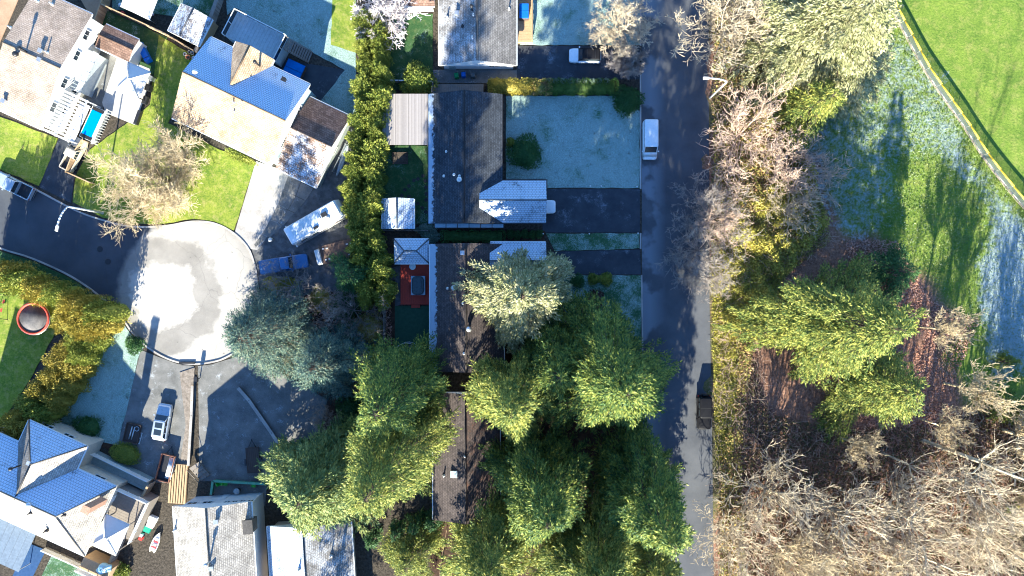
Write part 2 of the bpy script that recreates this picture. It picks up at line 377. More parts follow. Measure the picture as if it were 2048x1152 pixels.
# ------------------------------------------------------------------ ground
def build_ground():
    st = .7
    xs = np.concatenate([[-2500, -600, -200, -130], np.arange(-95, 95.01, st), [130, 200, 600, 2500]])
    ys = np.concatenate([[-2500, -600, -200, -100], np.arange(-62, 62.01, st), [100, 200, 600, 2500]])
    X, Y = np.meshgrid(xs, ys); px = X * S + 1024; py = 576 - Y * S
    rng = np.random.default_rng(3)
    def blur(a, k):
        for _ in range(k):
            a = (a + np.roll(a, 1, 0) + np.roll(a, -1, 0) + np.roll(a, 1, 1) + np.roll(a, -1, 1)) / 5
        return a
    jx = px + blur(rng.normal(0, 1, px.shape), 6) * 90; jy = py + blur(rng.normal(0, 1, px.shape), 6) * 90
    def mask(polys, k): return blur(sum(in_poly(jx, jy, p).astype(float) for p in polys).clip(0, 1), k)
    dirt = mask([[(-260, -160), (1425, -160), (1430, 1330), (-260, 1330)]], 2)
    leaf = mask([[(1425, -200), (1560, -200), (1600, 180), (1640, 330), (1700, 470), (1800, 500), (1850, 560), (1900, 640), (1900, 780), (1960, 800), (2300, 790), (2300, 1500), (1425, 1500)]], 4)
    frost = mask([[(1560, 170), (1700, 120), (1800, 60), (1850, 90), (1900, 200), (1960, 330), (1900, 350), (1860, 300), (1810, 330), (1780, 470), (1700, 490), (1620, 420)]], 6) * .6
    frost += mask([[(1850, 230), (1930, 300), (2048, 430), (2200, 430), (2200, 780), (2000, 760), (1950, 660), (1985, 480), (1920, 330)]], 6) * .8
    frost += mask([[(1950, 420), (2200, 420), (2200, 740), (1990, 720), (1970, 600)]], 5) * .3
    V = np.stack([X, Y, np.zeros_like(X)], -1)
    relief = blur(rng.normal(0, 1, px.shape), 5) * .55
    V[..., 2] = np.where(leaf > .2, relief * leaf, relief * .15 * (1 - dirt))
    V[..., 2] = V[..., 2] * (1 - dirt) - .02
    ny, nx = X.shape; idx = np.arange(nx * ny).reshape(ny, nx)
    F = np.stack([idx[:-1, :-1], idx[:-1, 1:], idx[1:, 1:], idx[1:, :-1]], -1).reshape(-1, 4)
    m, nt, out = _new('ground_mix'); p = geo_pos(nt)
    def attr(a): n = N(nt, 'ShaderNodeAttribute'); n.attribute_name = a; return n.outputs['Fac']
    n1 = noise(nt, p, .3, 6, .65); n2 = noise(nt, p, 3.2, 5, .7); n3 = noise(nt, p, 12, 3)
    f = math2(nt, 'ADD', math2(nt, 'MULTIPLY', n1, .5), math2(nt, 'MULTIPLY', n2, .5))
    grass = ramp(nt, f, [(.36, (.075, .135, .018)), (.64, (.20, .265, .035))])
    grass = mixc(nt, math2(nt, 'MULTIPLY', ramp(nt, noise(nt, p, .8, 6, .7), [(.48, (0, 0, 0)), (.68, (1, 1, 1))]), .35), grass, (.34, .29, .10))
    leafc = ramp(nt, math2(nt, 'ADD', math2(nt, 'MULTIPLY', n2, .5), math2(nt, 'MULTIPLY', n3, .5)), [(.34, (.06, .03, .02)), (.48, (.20, .11, .07)), (.58, (.34, .20, .14)), (.68, (.20, .17, .06))])
    dirtc = ramp(nt, n2, [(.36, (.03, .026, .02)), (.64, (.09, .075, .058))])
    def edge(a, w=.35):
        return ramp(nt, math2(nt, 'ADD', a, math2(nt, 'MULTIPLY', math2(nt, 'SUBTRACT', n2, .5), 1.2)), [(.5 - w, (0, 0, 0)), (.5 + w, (1, 1, 1))])
    col = mixc(nt, edge(attr('leaf')), grass, leafc)
    col = mixc(nt, attr('dirt'), col, dirtc)
    fn = math2(nt, 'ADD', attr('frost'), math2(nt, 'MULTIPLY', math2(nt, 'SUBTRACT', math2(nt, 'ADD', math2(nt, 'MULTIPLY', n2, .6), math2(nt, 'MULTIPLY', noise(nt, p, 1.1, 4), .6)), .6), 2.4))
    col = mixc(nt, ramp(nt, fn, [(.42, (0, 0, 0)), (.95, (1, 1, 1))]), col, (.29, .355, .365))
    h = math2(nt, 'ADD', math2(nt, 'MULTIPLY', n2, .65), math2(nt, 'MULTIPLY', n3, .35))
    bsdf(nt, out, col, .92, h, .16, .85, spec=.12)
    me = np_mesh('ground', V.reshape(-1, 3), F, m, smooth=True)
    for nm, a in (('dirt', dirt), ('leaf', leaf), ('frost', frost)):
        at = me.attributes.new(nm, 'FLOAT', 'POINT'); at.data.foreach_set('value', a.astype(np.float32).ravel())
    tag(link('ground', me), kind='structure')
build_ground()

# ------------------------------------------------------------------ roads, drives, lawns
def road_mat():
    """damp asphalt: dull frost lies along the west kerb, worn wheel tracks"""
    m, nt, out = _new('asphalt_street'); p = geo_pos(nt); s = N(nt, 'ShaderNodeSeparateXYZ'); L(nt, p, s.inputs[0])
    n1 = noise(nt, p, .25, 5); n2 = noise(nt, p, 20, 3); n3 = noise(nt, p, .16, 4, .5)
    col = ramp(nt, math2(nt, 'ADD', math2(nt, 'MULTIPLY', n1, .6), math2(nt, 'MULTIPLY', n2, .4)), [(.36, (.052, .056, .066)), (.64, (.098, .102, .112))])
    x0 = (1283 - 1024) / S
    side = N(nt, 'ShaderNodeMapRange'); side.inputs[1].default_value = x0 + 1.2; side.inputs[2].default_value = x0 + 3.4
    side.inputs[3].default_value = 1; side.inputs[4].default_value = 0; L(nt, s.outputs[0], side.inputs[0])
    fr = math2(nt, 'MULTIPLY', side.outputs[0], ramp(nt, n3, [(.47, (0, 0, 0)), (.52, (1, 1, 1))]))
    fr = math2(nt, 'MULTIPLY', fr, .75)
    col = mixc(nt, fr, col, (.20, .22, .25))
    bsdf(nt, out, col, .75, n2, .015, .6); return m
ROAD = road_mat()
sheet('road', [(1282, -420), (1416, -420), (1418, 300), (1419, 600), (1424, 860), (1428, 1200), (1432, 1600), (1290, 1600), (1286, 1100), (1284, 500)], .015, ROAD)
up = smooth_path([(-160, 262), (-60, 312), (0, 343), (70, 378), (150, 420), (205, 440), (262, 453), (330, 452), (385, 443), (430, 447), (470, 468), (500, 502), (514, 548)], 4)
lo = smooth_path([(520, 590), (512, 640), (488, 690), (450, 716), (420, 725), (390, 728), (355, 724), (322, 711), (290, 690), (265, 665), (245, 636), (220, 610), (180, 577), (130, 546), (60, 515), (0, 496), (-80, 460), (-160, 420)], 4)
def street_mat():
    """one weathered asphalt for street and turning circle: a darker resurfaced band curves round the circle, dried salt and frost bleach its middle"""
    m, nt, out = _new('asphalt_cul_de_sac'); p = geo_pos(nt); s = N(nt, 'ShaderNodeSeparateXYZ'); L(nt, p, s.inputs[0])
    n1 = noise(nt, p, .22, 5, .6); n2 = noise(nt, p, 18, 3); n3 = noise(nt, p, .6, 5, .65)
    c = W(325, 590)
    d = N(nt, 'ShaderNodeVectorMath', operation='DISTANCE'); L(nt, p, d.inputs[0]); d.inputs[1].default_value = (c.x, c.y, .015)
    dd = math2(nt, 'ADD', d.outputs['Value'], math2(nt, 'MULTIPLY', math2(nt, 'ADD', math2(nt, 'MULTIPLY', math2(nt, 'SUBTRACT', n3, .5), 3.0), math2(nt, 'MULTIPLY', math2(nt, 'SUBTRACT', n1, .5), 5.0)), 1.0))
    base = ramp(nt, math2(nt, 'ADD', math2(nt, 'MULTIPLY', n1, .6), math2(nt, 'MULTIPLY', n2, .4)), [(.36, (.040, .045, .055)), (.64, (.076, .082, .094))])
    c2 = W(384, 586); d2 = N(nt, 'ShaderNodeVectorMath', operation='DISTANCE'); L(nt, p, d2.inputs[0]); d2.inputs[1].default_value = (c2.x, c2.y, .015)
    sunlit_bulb = ramp(nt, math2(nt, 'DIVIDE', math2(nt, 'ADD', d2.outputs['Value'], math2(nt, 'MULTIPLY', math2(nt, 'SUBTRACT', n3, .5), 1.5)), 20.0), [(.49, (1, 1, 1)), (.53, (0, 0, 0))])  # mask of the circle: sunlit asphalt tone inside, shaded street tone outside
    base = mixc(nt, sunlit_bulb, base, ramp(nt, math2(nt, 'ADD', math2(nt, 'MULTIPLY', n1, .6), math2(nt, 'MULTIPLY', n2, .4)), [(.36, (.17, .158, .14)), (.64, (.29, .27, .24))]))
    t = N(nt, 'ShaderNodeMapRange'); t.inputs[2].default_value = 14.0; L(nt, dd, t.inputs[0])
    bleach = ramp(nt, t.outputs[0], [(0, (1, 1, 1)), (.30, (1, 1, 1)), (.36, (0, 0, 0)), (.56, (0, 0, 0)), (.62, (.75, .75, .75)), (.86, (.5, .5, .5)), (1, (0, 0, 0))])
    col = mixc(nt, math2(nt, 'MULTIPLY', math2(nt, 'MULTIPLY', bleach, sunlit_bulb), .8), base, (.46, .43, .385))
    vo = N(nt, 'ShaderNodeTexVoronoi', feature='DISTANCE_TO_EDGE'); vo.inputs['Scale'].default_value = .16
    dv = N(nt, 'ShaderNodeVectorMath', operation='ADD'); L(nt, p, dv.inputs[0]); nz = N(nt, 'ShaderNodeTexNoise'); nz.inputs['Scale'].default_value = .8; L(nt, p, nz.inputs['Vector']); L(nt, nz.outputs['Color'], dv.inputs[1]); L(nt, dv.outputs[0], vo.inputs['Vector'])
    col = mixc(nt, ramp(nt, vo.outputs['Distance'], [(0, (.35, .35, .35)), (.007, (0, 0, 0))]), col, (.05, .046, .042))
    col = mixc(nt, ramp(nt, noise(nt, p, 1.7, 3, .5), [(.70, (0, 0, 0)), (.74, (.55, .55, .55))]), col, (.06, .056, .05))
    bsdf(nt, out, col, .85, n2, .012, .6); return m
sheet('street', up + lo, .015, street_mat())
strip(up, .22, -.1, .13, 'kerb', CONC); strip(lo, .22, -.1, .13, 'kerb', CONC)
strip([(1281, -400), (1281, 92)], .2, -.1, .13, 'kerb', CONC); strip([(1281, 150), (1281, 378)], .2, -.1, .13, 'kerb', CONC_W)
strip([(1281, 466), (1281, 498)], .2, -.1, .13, 'kerb', CONC); strip([(1283, 550), (1285, 700), (1287, 1100), (1290, 1500)], .2, -.1, .13, 'kerb', CONC)
sheet('driveway', [(1034, 92), (1280, 92), (1281, 158), (1034, 162)], .03, ASPH_D)
sheet('driveway', [(1085, 378), (1280, 378), (1280, 465), (1085, 465)], .03, ASPH_D)
sheet('driveway', [(1095, 504), (1150, 502), (1280, 499), (1282, 549), (1095, 549)], .03, ASPH_D)
sheet('driveway', [(512, 322), (574, 343), (600, 362), (560, 440), (515, 500), (500, 498), (470, 464)], .03, CONC)
sheet('gravel_yard', [(604, 360), (680, 250), (712, 250), (720, 460), (740, 560), (640, 590), (522, 592), (516, 548), (504, 500), (560, 440)], .02, GRAVEL)
sheet('driveway', [(282, 700), (320, 715), (355, 728), (388, 732), (392, 790), (372, 965), (250, 965), (236, 890)], .02, CONC_D)
sheet('driveway', [(396, 732), (422, 729), (452, 720), (500, 705), (570, 750), (655, 800), (640, 860), (590, 900), (565, 965), (398, 962), (398, 860)], .025, CONC_D)
sheet('driveway', [(118, 276), (165, 296), (150, 350), (142, 406), (78, 374), (96, 330)], .03, ASPH_D)
# a concrete apron of separate slabs beside the garage
apron = tag(sheet('slab_apron', [(574, 350), (628, 377), (585, 430), (512, 496), (506, 490), (545, 420)], .025, DIRT))
def slab(parent, pts, z=.06):
    P = [W(*p) for p in pts]; c = sum(P, Vector()) / len(P)
    MB().prism([(c.x + (p.x - c.x) * .97, c.y + (p.y - c.y) * .97) for p in P], -.03, z + random.uniform(-.008, .008)).build('slab', CONC_D, parent)
_a = [(576, 352), (566, 380), (556, 408), (540, 440), (524, 468), (508, 490)]
_b = [(602, 364), (592, 392), (576, 420), (558, 446), (536, 474), (512, 494)]
_c = [(627, 377), (612, 402), (590, 426), (566, 452), (540, 476), (514, 496)]
for r in range(5):
    slab(apron, [_a[r], _b[r], _b[r + 1], _a[r + 1]])
    if r < 4: slab(apron, [_b[r], _c[r], _c[r + 1], _b[r + 1]])
LAWNS = [([(1012, 192), (1230, 192), (1279, 222), (1279, 376), (1095, 376), (1095, 358), (1012, 358)], GRASS_F),
 ([(1066, -300), (1278, -300), (1279, 90), (1040, 90), (1040, 84), (1066, 84)], GRASS_F),
 ([(1092, 467), (1279, 467), (1279, 496), (1262, 498), (1110, 502)], GRASS_H),
 ([(1095, 551), (1281, 551), (1284, 760), (1100, 760)], GRASS_H),
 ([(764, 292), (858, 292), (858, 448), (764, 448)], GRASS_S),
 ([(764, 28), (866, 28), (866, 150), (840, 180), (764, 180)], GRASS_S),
 ([(436, -300), (712, -300), (712, 250), (640, 205), (690, 140), (560, 70), (470, 15), (455, 30)], GRASS_F),
 ([(666, -40), (712, -40), (712, 106), (662, 90)], GRASS),  # painted sun patch: sunlit grass colour laid over the frosted lawn
 ([(318, 70), (402, 120), (372, 190), (336, 246), (440, 300), (512, 324), (468, 461), (430, 443), (385, 438), (330, 447), (262, 448), (205, 435), (146, 404), (152, 352), (180, 300), (250, 250), (300, 210)], GRASS),
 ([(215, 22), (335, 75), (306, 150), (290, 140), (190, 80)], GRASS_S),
 ([(-140, 190), (-20, 226), (116, 277), (96, 330), (78, 372), (0, 338), (-140, 270)], GRASS),
 ([(-160, 540), (60, 560), (110, 600), (120, 650), (60, 760), (0, 850), (-160, 900)], GRASS),
 ([(214, 618), (242, 640), (262, 668), (288, 694), (280, 706), (236, 890), (180, 880), (120, 830), (150, 740)], GRASS_F),
 ([(225, -100), (436, -100), (440, 20), (415, 50), (330, 30), (225, 20)], GRASS_H),
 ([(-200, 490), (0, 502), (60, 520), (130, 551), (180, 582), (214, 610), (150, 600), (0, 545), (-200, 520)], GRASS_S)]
for i, (pts, mt) in enumerate(LAWNS): sheet('lawn', pts, .07 + .004 * (i % 3) + (.012 if i == 7 else 0), mt, jag=1.0)
sheet('dry_verge', [(62, -60), (-40, 180), (-160, 140), (-60, -200)], .05, DRYGR)
sheet('dry_verge', [(128, -60), (235, -60), (215, 30), (200, 60), (185, 40)], .05, DRYGR)
sheet('patio', [(236, 112), (300, 138), (302, 160), (270, 250), (212, 226), (205, 205)], .09, CONC_W)
sheet('patio', [(196, 98), (236, 112), (205, 220), (165, 205), (140, 180), (150, 130)], .05, CONC_D)
sheet('patio', [(560, 118), (690, 140), (650, 205), (600, 190), (540, 140)], .05, ASPH_D)
sheet('path', [(1012, 358), (1095, 358), (1095, 376), (1012, 376)], .05, CONC_D)
sheet('path', [(770, 540), (802, 530), (802, 610), (790, 612), (790, 760), (765, 760)], .03, GRAVEL)
sheet('turf', [(790, 612), (860, 612), (860, 740), (790, 740)], .08, TURF)
sheet('patio', [(866, 140), (1034, 140), (1034, 166), (866, 166)], .04, CONC_D)
sheet('planting_bed', [(880, 462), (1090, 462), (1088, 484), (880, 484)], .05, BARK_M)
sheet('planting_bed', [(522, 592), (640, 590), (790, 560), (790, 700), (700, 900), (645, 870), (658, 800), (570, 745), (512, 640)], .035, BARK_M)
sheet('planting_bed', [(950, 660), (1285, 760), (1290, 1500), (860, 1500), (860, 1040), (1000, 1040), (1000, 760)], .02, BARK_M)
sheet('planting_bed', [(110, 820), (180, 860), (236, 880), (220, 900), (100, 850)], .06, BARK_M)
# ------------------------------------------------------------------ houses
class House:
    """an Empty with its own axes: local x along theta in the photo, local y to the photo's upper side"""
    def __init__(s, name, label, c, th, cat='house', z=0.0, group=None):
        s.rz = -math.radians(th); s.o = W(c[0], c[1], z); s.o.z = 0
        s.e = thing(name, label, cat, s.o, s.rz, group); s.Mi = (Matrix.Translation(s.o) @ Matrix.Rotation(s.rz, 4, 'Z')).inverted()
        s.roof = None; s.wall = None
    def l(s, px, py, z=0.0): return s.Mi @ W(px, py, z)
    def gable(s, x0, x1, y0, y1, ze, zr, mats, axis='x', hip0=0, hip1=0, t=.2, wall=None, ov=.45, name='roof', rr=None, fascia=None, base=0.0):
        """roof with its ridge along the axis, hips inset the ridge ends; mats = (low side, high side[, hip0, hip1])"""
        sw = axis == 'y'
        if sw: x0, x1, y0, y1 = y0, y1, x0, x1
        ym = (y0 + y1) / 2 if rr is None else rr
        P = [(x0, y0, ze), (x1, y0, ze), (x1, y1, ze), (x0, y1, ze), (x0 + hip0, ym, zr), (x1 - hip1, ym, zr)]
        top = [(0, 1, 5, 4), (2, 3, 4, 5), (3, 0, 4), (1, 2, 5)]
        ml = list(dict.fromkeys(list(mats) + [fascia or WHITE])); ms = list(mats) + [mats[-1]] * (4 - len(mats))
        fx = lambda p: (p[1], p[0], p[2]) if sw else p
        mb = MB(); uvs = []
        V = [fx(p) for p in P] + [fx((p[0], p[1], p[2] - t)) for p in P]
        def face(ids, mt, uvf):
            if sw: ids = ids[::-1]
            mb.add([V[i] for i in ids], [tuple(range(len(ids)))], ml.index(mt)); uvs.extend([uvf(P[i % 6]) for i in ids])
        for k, ids in enumerate(top):
            if k == 2 and hip0 <= 0 or k == 3 and hip1 <= 0:
                face(ids, fascia or WHITE, lambda p: (p[1], p[2])); continue
            if k < 2:
                run = abs((y0 if k == 0 else y1) - ym); sl = math.hypot(run, zr - ze) / max(run, .01)
                face(ids, ms[k], lambda p: (p[0], abs(p[1] - ym) * sl))
            else:
                h = hip0 if k == 2 else hip1; sl = math.hypot(h, zr - ze) / h
                face(ids, ms[k], lambda p: (p[1], p[0] * sl))
        for i, j in ((0, 1), (1, 2), (2, 3), (3, 0)):
            face((i, i + 6, j + 6, j), fascia or WHITE, lambda p: (p[0], p[1]))
        face((6, 9, 8, 7), fascia or WHITE, lambda p: (p[0], p[1]))
        me = mb.mesh(name, ml); uvl = me.uv_layers.new(name='UVMap')
        uvl.data.foreach_set('uv', np.array(uvs, dtype=np.float32).ravel())
        o = link(name, me, s.e)
        if s.roof is None: s.roof = o
        # ridge cap
        rc = MB(); a, b = fx((P[4][0], P[4][1], zr + .03)), fx((P[5][0], P[5][1], zr + .03)); rc.tube(a, b, .11, .11, 6)
        if hip0 > 0:
            for q in (0, 3): rc.tube(fx((P[q][0], P[q][1], ze + .03)), a, .09, .09, 6)
        if hip1 > 0:
            for q in (1, 2): rc.tube(fx((P[q][0], P[q][1], ze + .03)), b, .09, .09, 6)
        rc.build('ridge_cap', ms[0], o)
        if wall:
            X0, X1, Y0, Y1 = x0 + ov, x1 - ov, y0 + ov, y1 - ov
            sl = (zr - ze) / max(.1, (y1 - y0) / 2); zt = ze - t + .02
            wb = MB(); q = [(X0, Y0, base), (X1, Y0, base), (X1, Y1, base), (X0, Y1, base), (X0, Y0, zt), (X1, Y0, zt), (X1, Y1, zt), (X0, Y1, zt)]
            fs = [(0, 1, 5, 4), (2, 3, 7, 6)]
            if hip0 > 0: fs.append((3, 0, 4, 7))
            if hip1 > 0: fs.append((1, 2, 6, 5))
            wb.add([fx(p) for p in q], fs)
            zg = zr - t - sl * 0 - .05
            if hip0 <= 0: wb.add([fx(p) for p in ((X0, Y1, base), (X0, Y0, base), (X0, Y0, zt), (X0, ym, zg), (X0, Y1, zt))], [(0, 1, 2, 3, 4)])
            if hip1 <= 0: wb.add([fx(p) for p in ((X1, Y0, base), (X1, Y1, base), (X1, Y1, zt), (X1, ym, zg), (X1, Y0, zt))], [(0, 1, 2, 3, 4)])
            w = wb.build('wall', wall, s.e)
            if s.wall is None: s.wall = w
        # gutters on the two eaves
        for yy in (y0 - .06, y1 + .06):
            g = MB(); c = fx(((x0 + x1) / 2, yy, ze - .1)); d = fx((x1 - x0 - .1, .12, .12)); g.box(c, d); g.build('gutter', fascia or WHITE, o)
        return o
    def rect(s, corners, z):
        P = [s.l(px, py, z) for px, py in corners]; xs = [p.x for p in P]; ys = [p.y for p in P]; return min(xs), max(xs), min(ys), max(ys)
    def vent(s, px, py, z, kind='box', mat=None, roof=None):
        p = s.l(px, py, z); mb = MB()
        if kind == 'box': mb.box((p.x, p.y, z + .12), (.42, .42, .5), taper=.9).box((p.x, p.y, z + .42), (.56, .56, .1)); nm = 'roof_vent'
        elif kind == 'pipe': mb.tube((p.x, p.y, z - .4), (p.x, p.y, z + .55), .09, .09, 8).lathe((p.x, p.y, z - .05), [(.24, -.2), (.2, .1), (.1, .18)], 10); nm = 'vent_pipe'
        elif kind == 'flue': mb.tube((p.x, p.y, z - .5), (p.x, p.y, z + 1.1), .11, .11, 10).lathe((p.x, p.y, z + 1.05), [(.12, 0), (.22, .05), (.24, .3), (.1, .38)], 12); nm = 'flue'
        elif kind == 'turbine': mb.lathe((p.x, p.y, z), [(.16, -.3), (.17, .2), (.34, .3), (.38, .45), (.3, .6), (.08, .68)], 14); nm = 'turbine_vent'
        elif kind == 'chimney': mb.box((p.x, p.y, z + .4), (.9, .8, 3.6)).box((p.x, p.y, z + 2.24), (1.05, .95, .1)); nm = 'chimney'
        else: mb.box((p.x, p.y, z + .1), (.9, .9, .3)); nm = 'skylight'
        o = mb.build(nm, mat or METAL, roof or s.roof); return o
    def window(s, x, y, z, w, h, nx, ny, mat=None):
        """frame on the wall face with the outward normal (nx, ny), pane set in"""
        f = MB(); tx, ty = -ny, nx; rz = math.atan2(ty, tx)
        for a, b, c, d in ((0, h / 2, w + .16, .09), (0, -h / 2, w + .16, .09), (-w / 2, 0, .09, h), (w / 2, 0, .09, h), (0, 0, .05, h)):
            f.box((x + tx * a + nx * .03, y + ty * a + ny * .03, z + b), (c, .1, d), rz)
        fo = f.build('window', mat or WHITE, s.e)
        MB().box((x + nx * .015, y + ny * .015, z), (w - .02, .03, h - .02), rz).build('pane', GLASS, fo)
        return fo
    def door(s, x, y, w, h, nx, ny, mat, z=0):
        rz = math.atan2(nx, -ny); d = MB().box((x + nx * .03, y + ny * .03, z + h / 2), (w, .07, h), rz).build('door', mat, s.e)
        MB().box((x + nx * .09 - ny * w * .38, y + ny * .09 + nx * w * .38, z + h * .48), (.05, .08, .12), rz).build('handle', METAL, d)
    def garage(s, x, y, w, h, nx, ny, mat):
        rz = math.atan2(nx, -ny); d = MB().box((x + nx * .02, y + ny * .02, h / 2), (w, .06, h), rz).build('garage_door', mat, s.e)
        for k in range(4): MB().box((x + nx * .06, y + ny * .06, h * (k + .5) / 4), (w - .1, .03, h / 4 - .05), rz).build('panel', mat, d)

R_TAN = mat_shingle('shingle_tan', (.36, .28, .21), (.46, .37, .29))
R_ORG = mat_shingle('shingle_sandy', (.40, .28, .17), (.56, .42, .27))
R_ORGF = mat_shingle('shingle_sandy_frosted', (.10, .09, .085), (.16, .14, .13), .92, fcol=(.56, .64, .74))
R_BRN = mat_shingle('tile_brown', (.15, .09, .065), (.24, .155, .115), rh=.3)
R_BRNF = mat_shingle('tile_brown_part_frosted', (.17, .11, .08), (.27, .19, .14), .42, rh=.3)
R_GRY = mat_shingle('shingle_grey', (.18, .165, .15), (.27, .25, .225))
R_GRYF = mat_shingle('shingle_grey_frosted', (.20, .19, .18), (.30, .28, .26), .40, fscale=.5, fcol=(.50, .52, .55))
R_SLT = mat_shingle('shingle_slate', (.034, .040, .050), (.060, .068, .082))
R_SLTE = mat_shingle('shingle_slate_edge_frost', (.034, .040, .050), (.060, .068, .082), edge=4.6, fcol=(.40, .47, .56))
R_SLTF = mat_shingle('shingle_slate_frosted', (.05, .055, .06), (.085, .09, .10), .78, rh=.3, fcol=(.50, .57, .66))
R_PUR = mat_shingle('shingle_brown_dark', (.060, .048, .046), (.10, .080, .074))
R_PURE = mat_shingle('shingle_brown_eave_frost', (.060, .048, .046), (.10, .080, .074), edge=4.4, fcol=(.40, .47, .56))
R_PURM = mat_shingle('shingle_brown_mossy', (.060, .046, .042), (.11, .080, .068), moss=(.16, .08, .05))
R_CRM = mat_shingle('shingle_cream', (.38, .34, .29), (.52, .47, .41))
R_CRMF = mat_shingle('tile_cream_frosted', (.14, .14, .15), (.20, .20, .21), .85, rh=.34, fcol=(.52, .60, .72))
R_STN = mat_shingle('shingle_stone', (.32, .29, .25), (.48, .44, .38))
CORR = mat_stripe('corrugated_sheet', (.26, .235, .22), (.36, .325, .30), .11, .35, axis=0)

# --- house with tan roof, white gable wall, upper left
h = House('house', 'long tan-roofed house with white slatted patio cover on its gable end', (76, 117), 24.6, z=5)
x, w = m_(124) * .947 / 2, m_(252) * .947 / 2
h.gable(-x, x, -w, w, 5, 6.2, (R_TAN, R_TAN), wall=WHITE_S)
for a in ((21, 55, 5.5), (104, 8, 5.3), (76, 3, 5.2)): h.vent(*a, 'pipe')
h.vent(53, 103, 6.1, 'flue', DARKM); h.vent(95, 105, 6.0, 'pipe'); h.vent(84, 103, 6.0); h.vent(82, 121, 5.9); h.vent(35, 110, 6.1, 'turbine', DARKM); h.vent(10, 203, 5.3)
for yy in (-5, -1.5, 2.5, 5.5):
    for zz in (1.5, 3.9): h.window(x - .45, yy, zz, 1.3, 1.0, 1, 0)
h.window(-1.5, -w + .45, 3.9, 1.6, 1.1, 0, -1); h.window(2, -w + .45, 1.5, 1.6, 1.1, 0, -1); h.door(0, -w + .45, .95, 2.05, 0, -1, WOODP)
H1 = h
# --- sandy-roofed house with a frosted north slope, cross gable and garage wing
h = House('house', 'sandy-roofed house with frosted north slope, cross gable and brown-tiled garage wing', (474, 197), 25.5, z=6.2)
k = .947; x, w = m_(222) * k / 2, m_(180) * k / 2
h.gable(-x, x, -w, w, 5, 7.2, (R_ORG, R_ORGF), wall=BLUE_S)
cx = h.l(505, 95, 6).x
h.gable(cx - 2.75, cx + 2.75, 1.2, w + .9, 5.05, 6.9, (R_ORG, R_ORG), axis='y', name='cross_roof', wall=BLUE_S)
g = h.l(626, 277, 4); gx0 = x - .2
h.gable(gx0, g.x + m_(87) * .957 / 2, g.y - m_(86) * .957, g.y + m_(75) * .957, 2.8, 4.5, (R_BRNF, R_BRN), name='garage_roof', wall=GREY_S, rr=g.y)
h.vent(393, 146, 6.6, 'turbine', WHITE); h.vent(468, 205, 6.9, 'pipe'); h.vent(471, 224, 6.3, 'pipe'); h.vent(487, 203, 6.9, 'pipe', DARKM); h.vent(517, 130, 6.1, 'flue', DARKM)
h.vent(569, 160, 5.9, 'box', DARKM)
for xx in (-4.5, -.5, 3.5): h.window(xx, -w + .45, 3.8, 1.7, 1.1, 0, -1)
for xx in (-4.5, 3.5): h.window(xx, -w + .45, 1.4, 1.7, 1.1, 0, -1)
h.door(1.4, -w + .45, .95, 2.05, 0, -1, WOODD)
h.window(x - .45, 2.4, 3.7, 1.2, 1.0, 1, 0); h.window(x - .45, -2.5, 3.9, 1.2, 1.0, 1, 0)
h.garage(gx0 + 2.9, g.y - m_(86) * .957 + .45, 4.6, 2.1, 0, -1, WHITE); h.window(g.x + m_(87) * .957 / 2 - .45, g.y, 1.4, 1.1, .8, 1, 0)
H2 = h
# --- grey house, top centre
h = House('house', 'grey-shingled house with white gable wall beside the wheelie bins', (955.5, 20), 0, z=3)
x0, x1, y0, y1 = h.rect([(878, 131), (1033, -140)], 3); h.gable(x0, x1, y0, y1, 3, 5.1, (R_GRYF, R_GRY), axis='y', wall=WHITE_S)
h.vent(947, 30, 4.9, 'pipe'); h.vent(945, 75, 4.9, 'pipe'); h.vent(914, 28, 4.1); h.vent(895, 35, 3.6, 'pipe'); h.vent(925, 52, 4.4, 'pipe', DARKM); h.vent(944, 20, 4.9, 'flue', DARKM); h.vent(1018, 18, 3.4, 'pipe')
h.window(2.2, y0 + .45, 1.6, 1.5, 1.0, 0, -1); h.door(-3.6, y0 + .45, .9, 2.05, 0, -1, GREY_S)
for yy in (-3, 3, 8): h.window(x1 - .45, yy, 1.6, 1.6, 1.1, 1, 0); h.window(x0 + .45, yy, 1.6, 1.6, 1.1, -1, 0)
H3 = h
# --- slate house with frosted garage wing
h = House('house', 'slate-roofed house with frosted garage wing facing the road', (930, 318), 0, z=3)
x0, x1, y0, y1 = h.rect([(857, 447), (1004, 188)], 3); h.gable(x0, x1, y0, y1, 3, 4.9, (R_SLTE, R_SLT), axis='y', wall=CREAM, fascia=DARKM)
gx0, gx1, gy0, gy1 = h.rect([(960, 446), (1092, 361)], 2.9)
h.gable(gx0, gx1, gy0, gy1, 2.95, 4.75, (R_SLTF, R_SLTF), name='garage_roof', fascia=DARKM)
# open garage: side walls and the frame round the opening
gw = MB(); gw.box(((x1 + gx1) / 2, gy0 + .5, 1.38), (gx1 - x1 - .3, .2, 2.7)).box(((x1 + gx1) / 2, gy1 - .5, 1.38), (gx1 - x1 - .3, .2, 2.7))
gw.box((gx1 - .45, gy0 + .85, 1.38), (.2, .5, 2.7)).box((gx1 - .45, gy1 - .85, 1.38), (.2, .5, 2.7)).box((gx1 - .45, (gy0 + gy1) / 2, 2.55), (.2, gy1 - gy0 - 1, .36))
gw.build('garage_wall', CREAM, h.e)
for a in ((893, 303, 3.9), (888, 352, 3.8), (866, 298, 3.3)): h.vent(*a, 'pipe', WHITE)
h.vent(919, 360, 4.6, 'turbine', METAL); h.vent(919, 352, 4.7, 'pipe', WHITE); h.vent(908, 349, 4.4, 'pipe', WHITE)
for yy in (-6, -1, 4): h.window(x0 + .45, yy, 1.6, 1.5, 1.0, -1, 0)
for yy in (1, 6): h.window(x1 - .45, yy, 1.6, 2.0, 1.2, 1, 0)
h.door(x1 - .45, 3.6, .95, 2.05, 1, 0, WOODD)
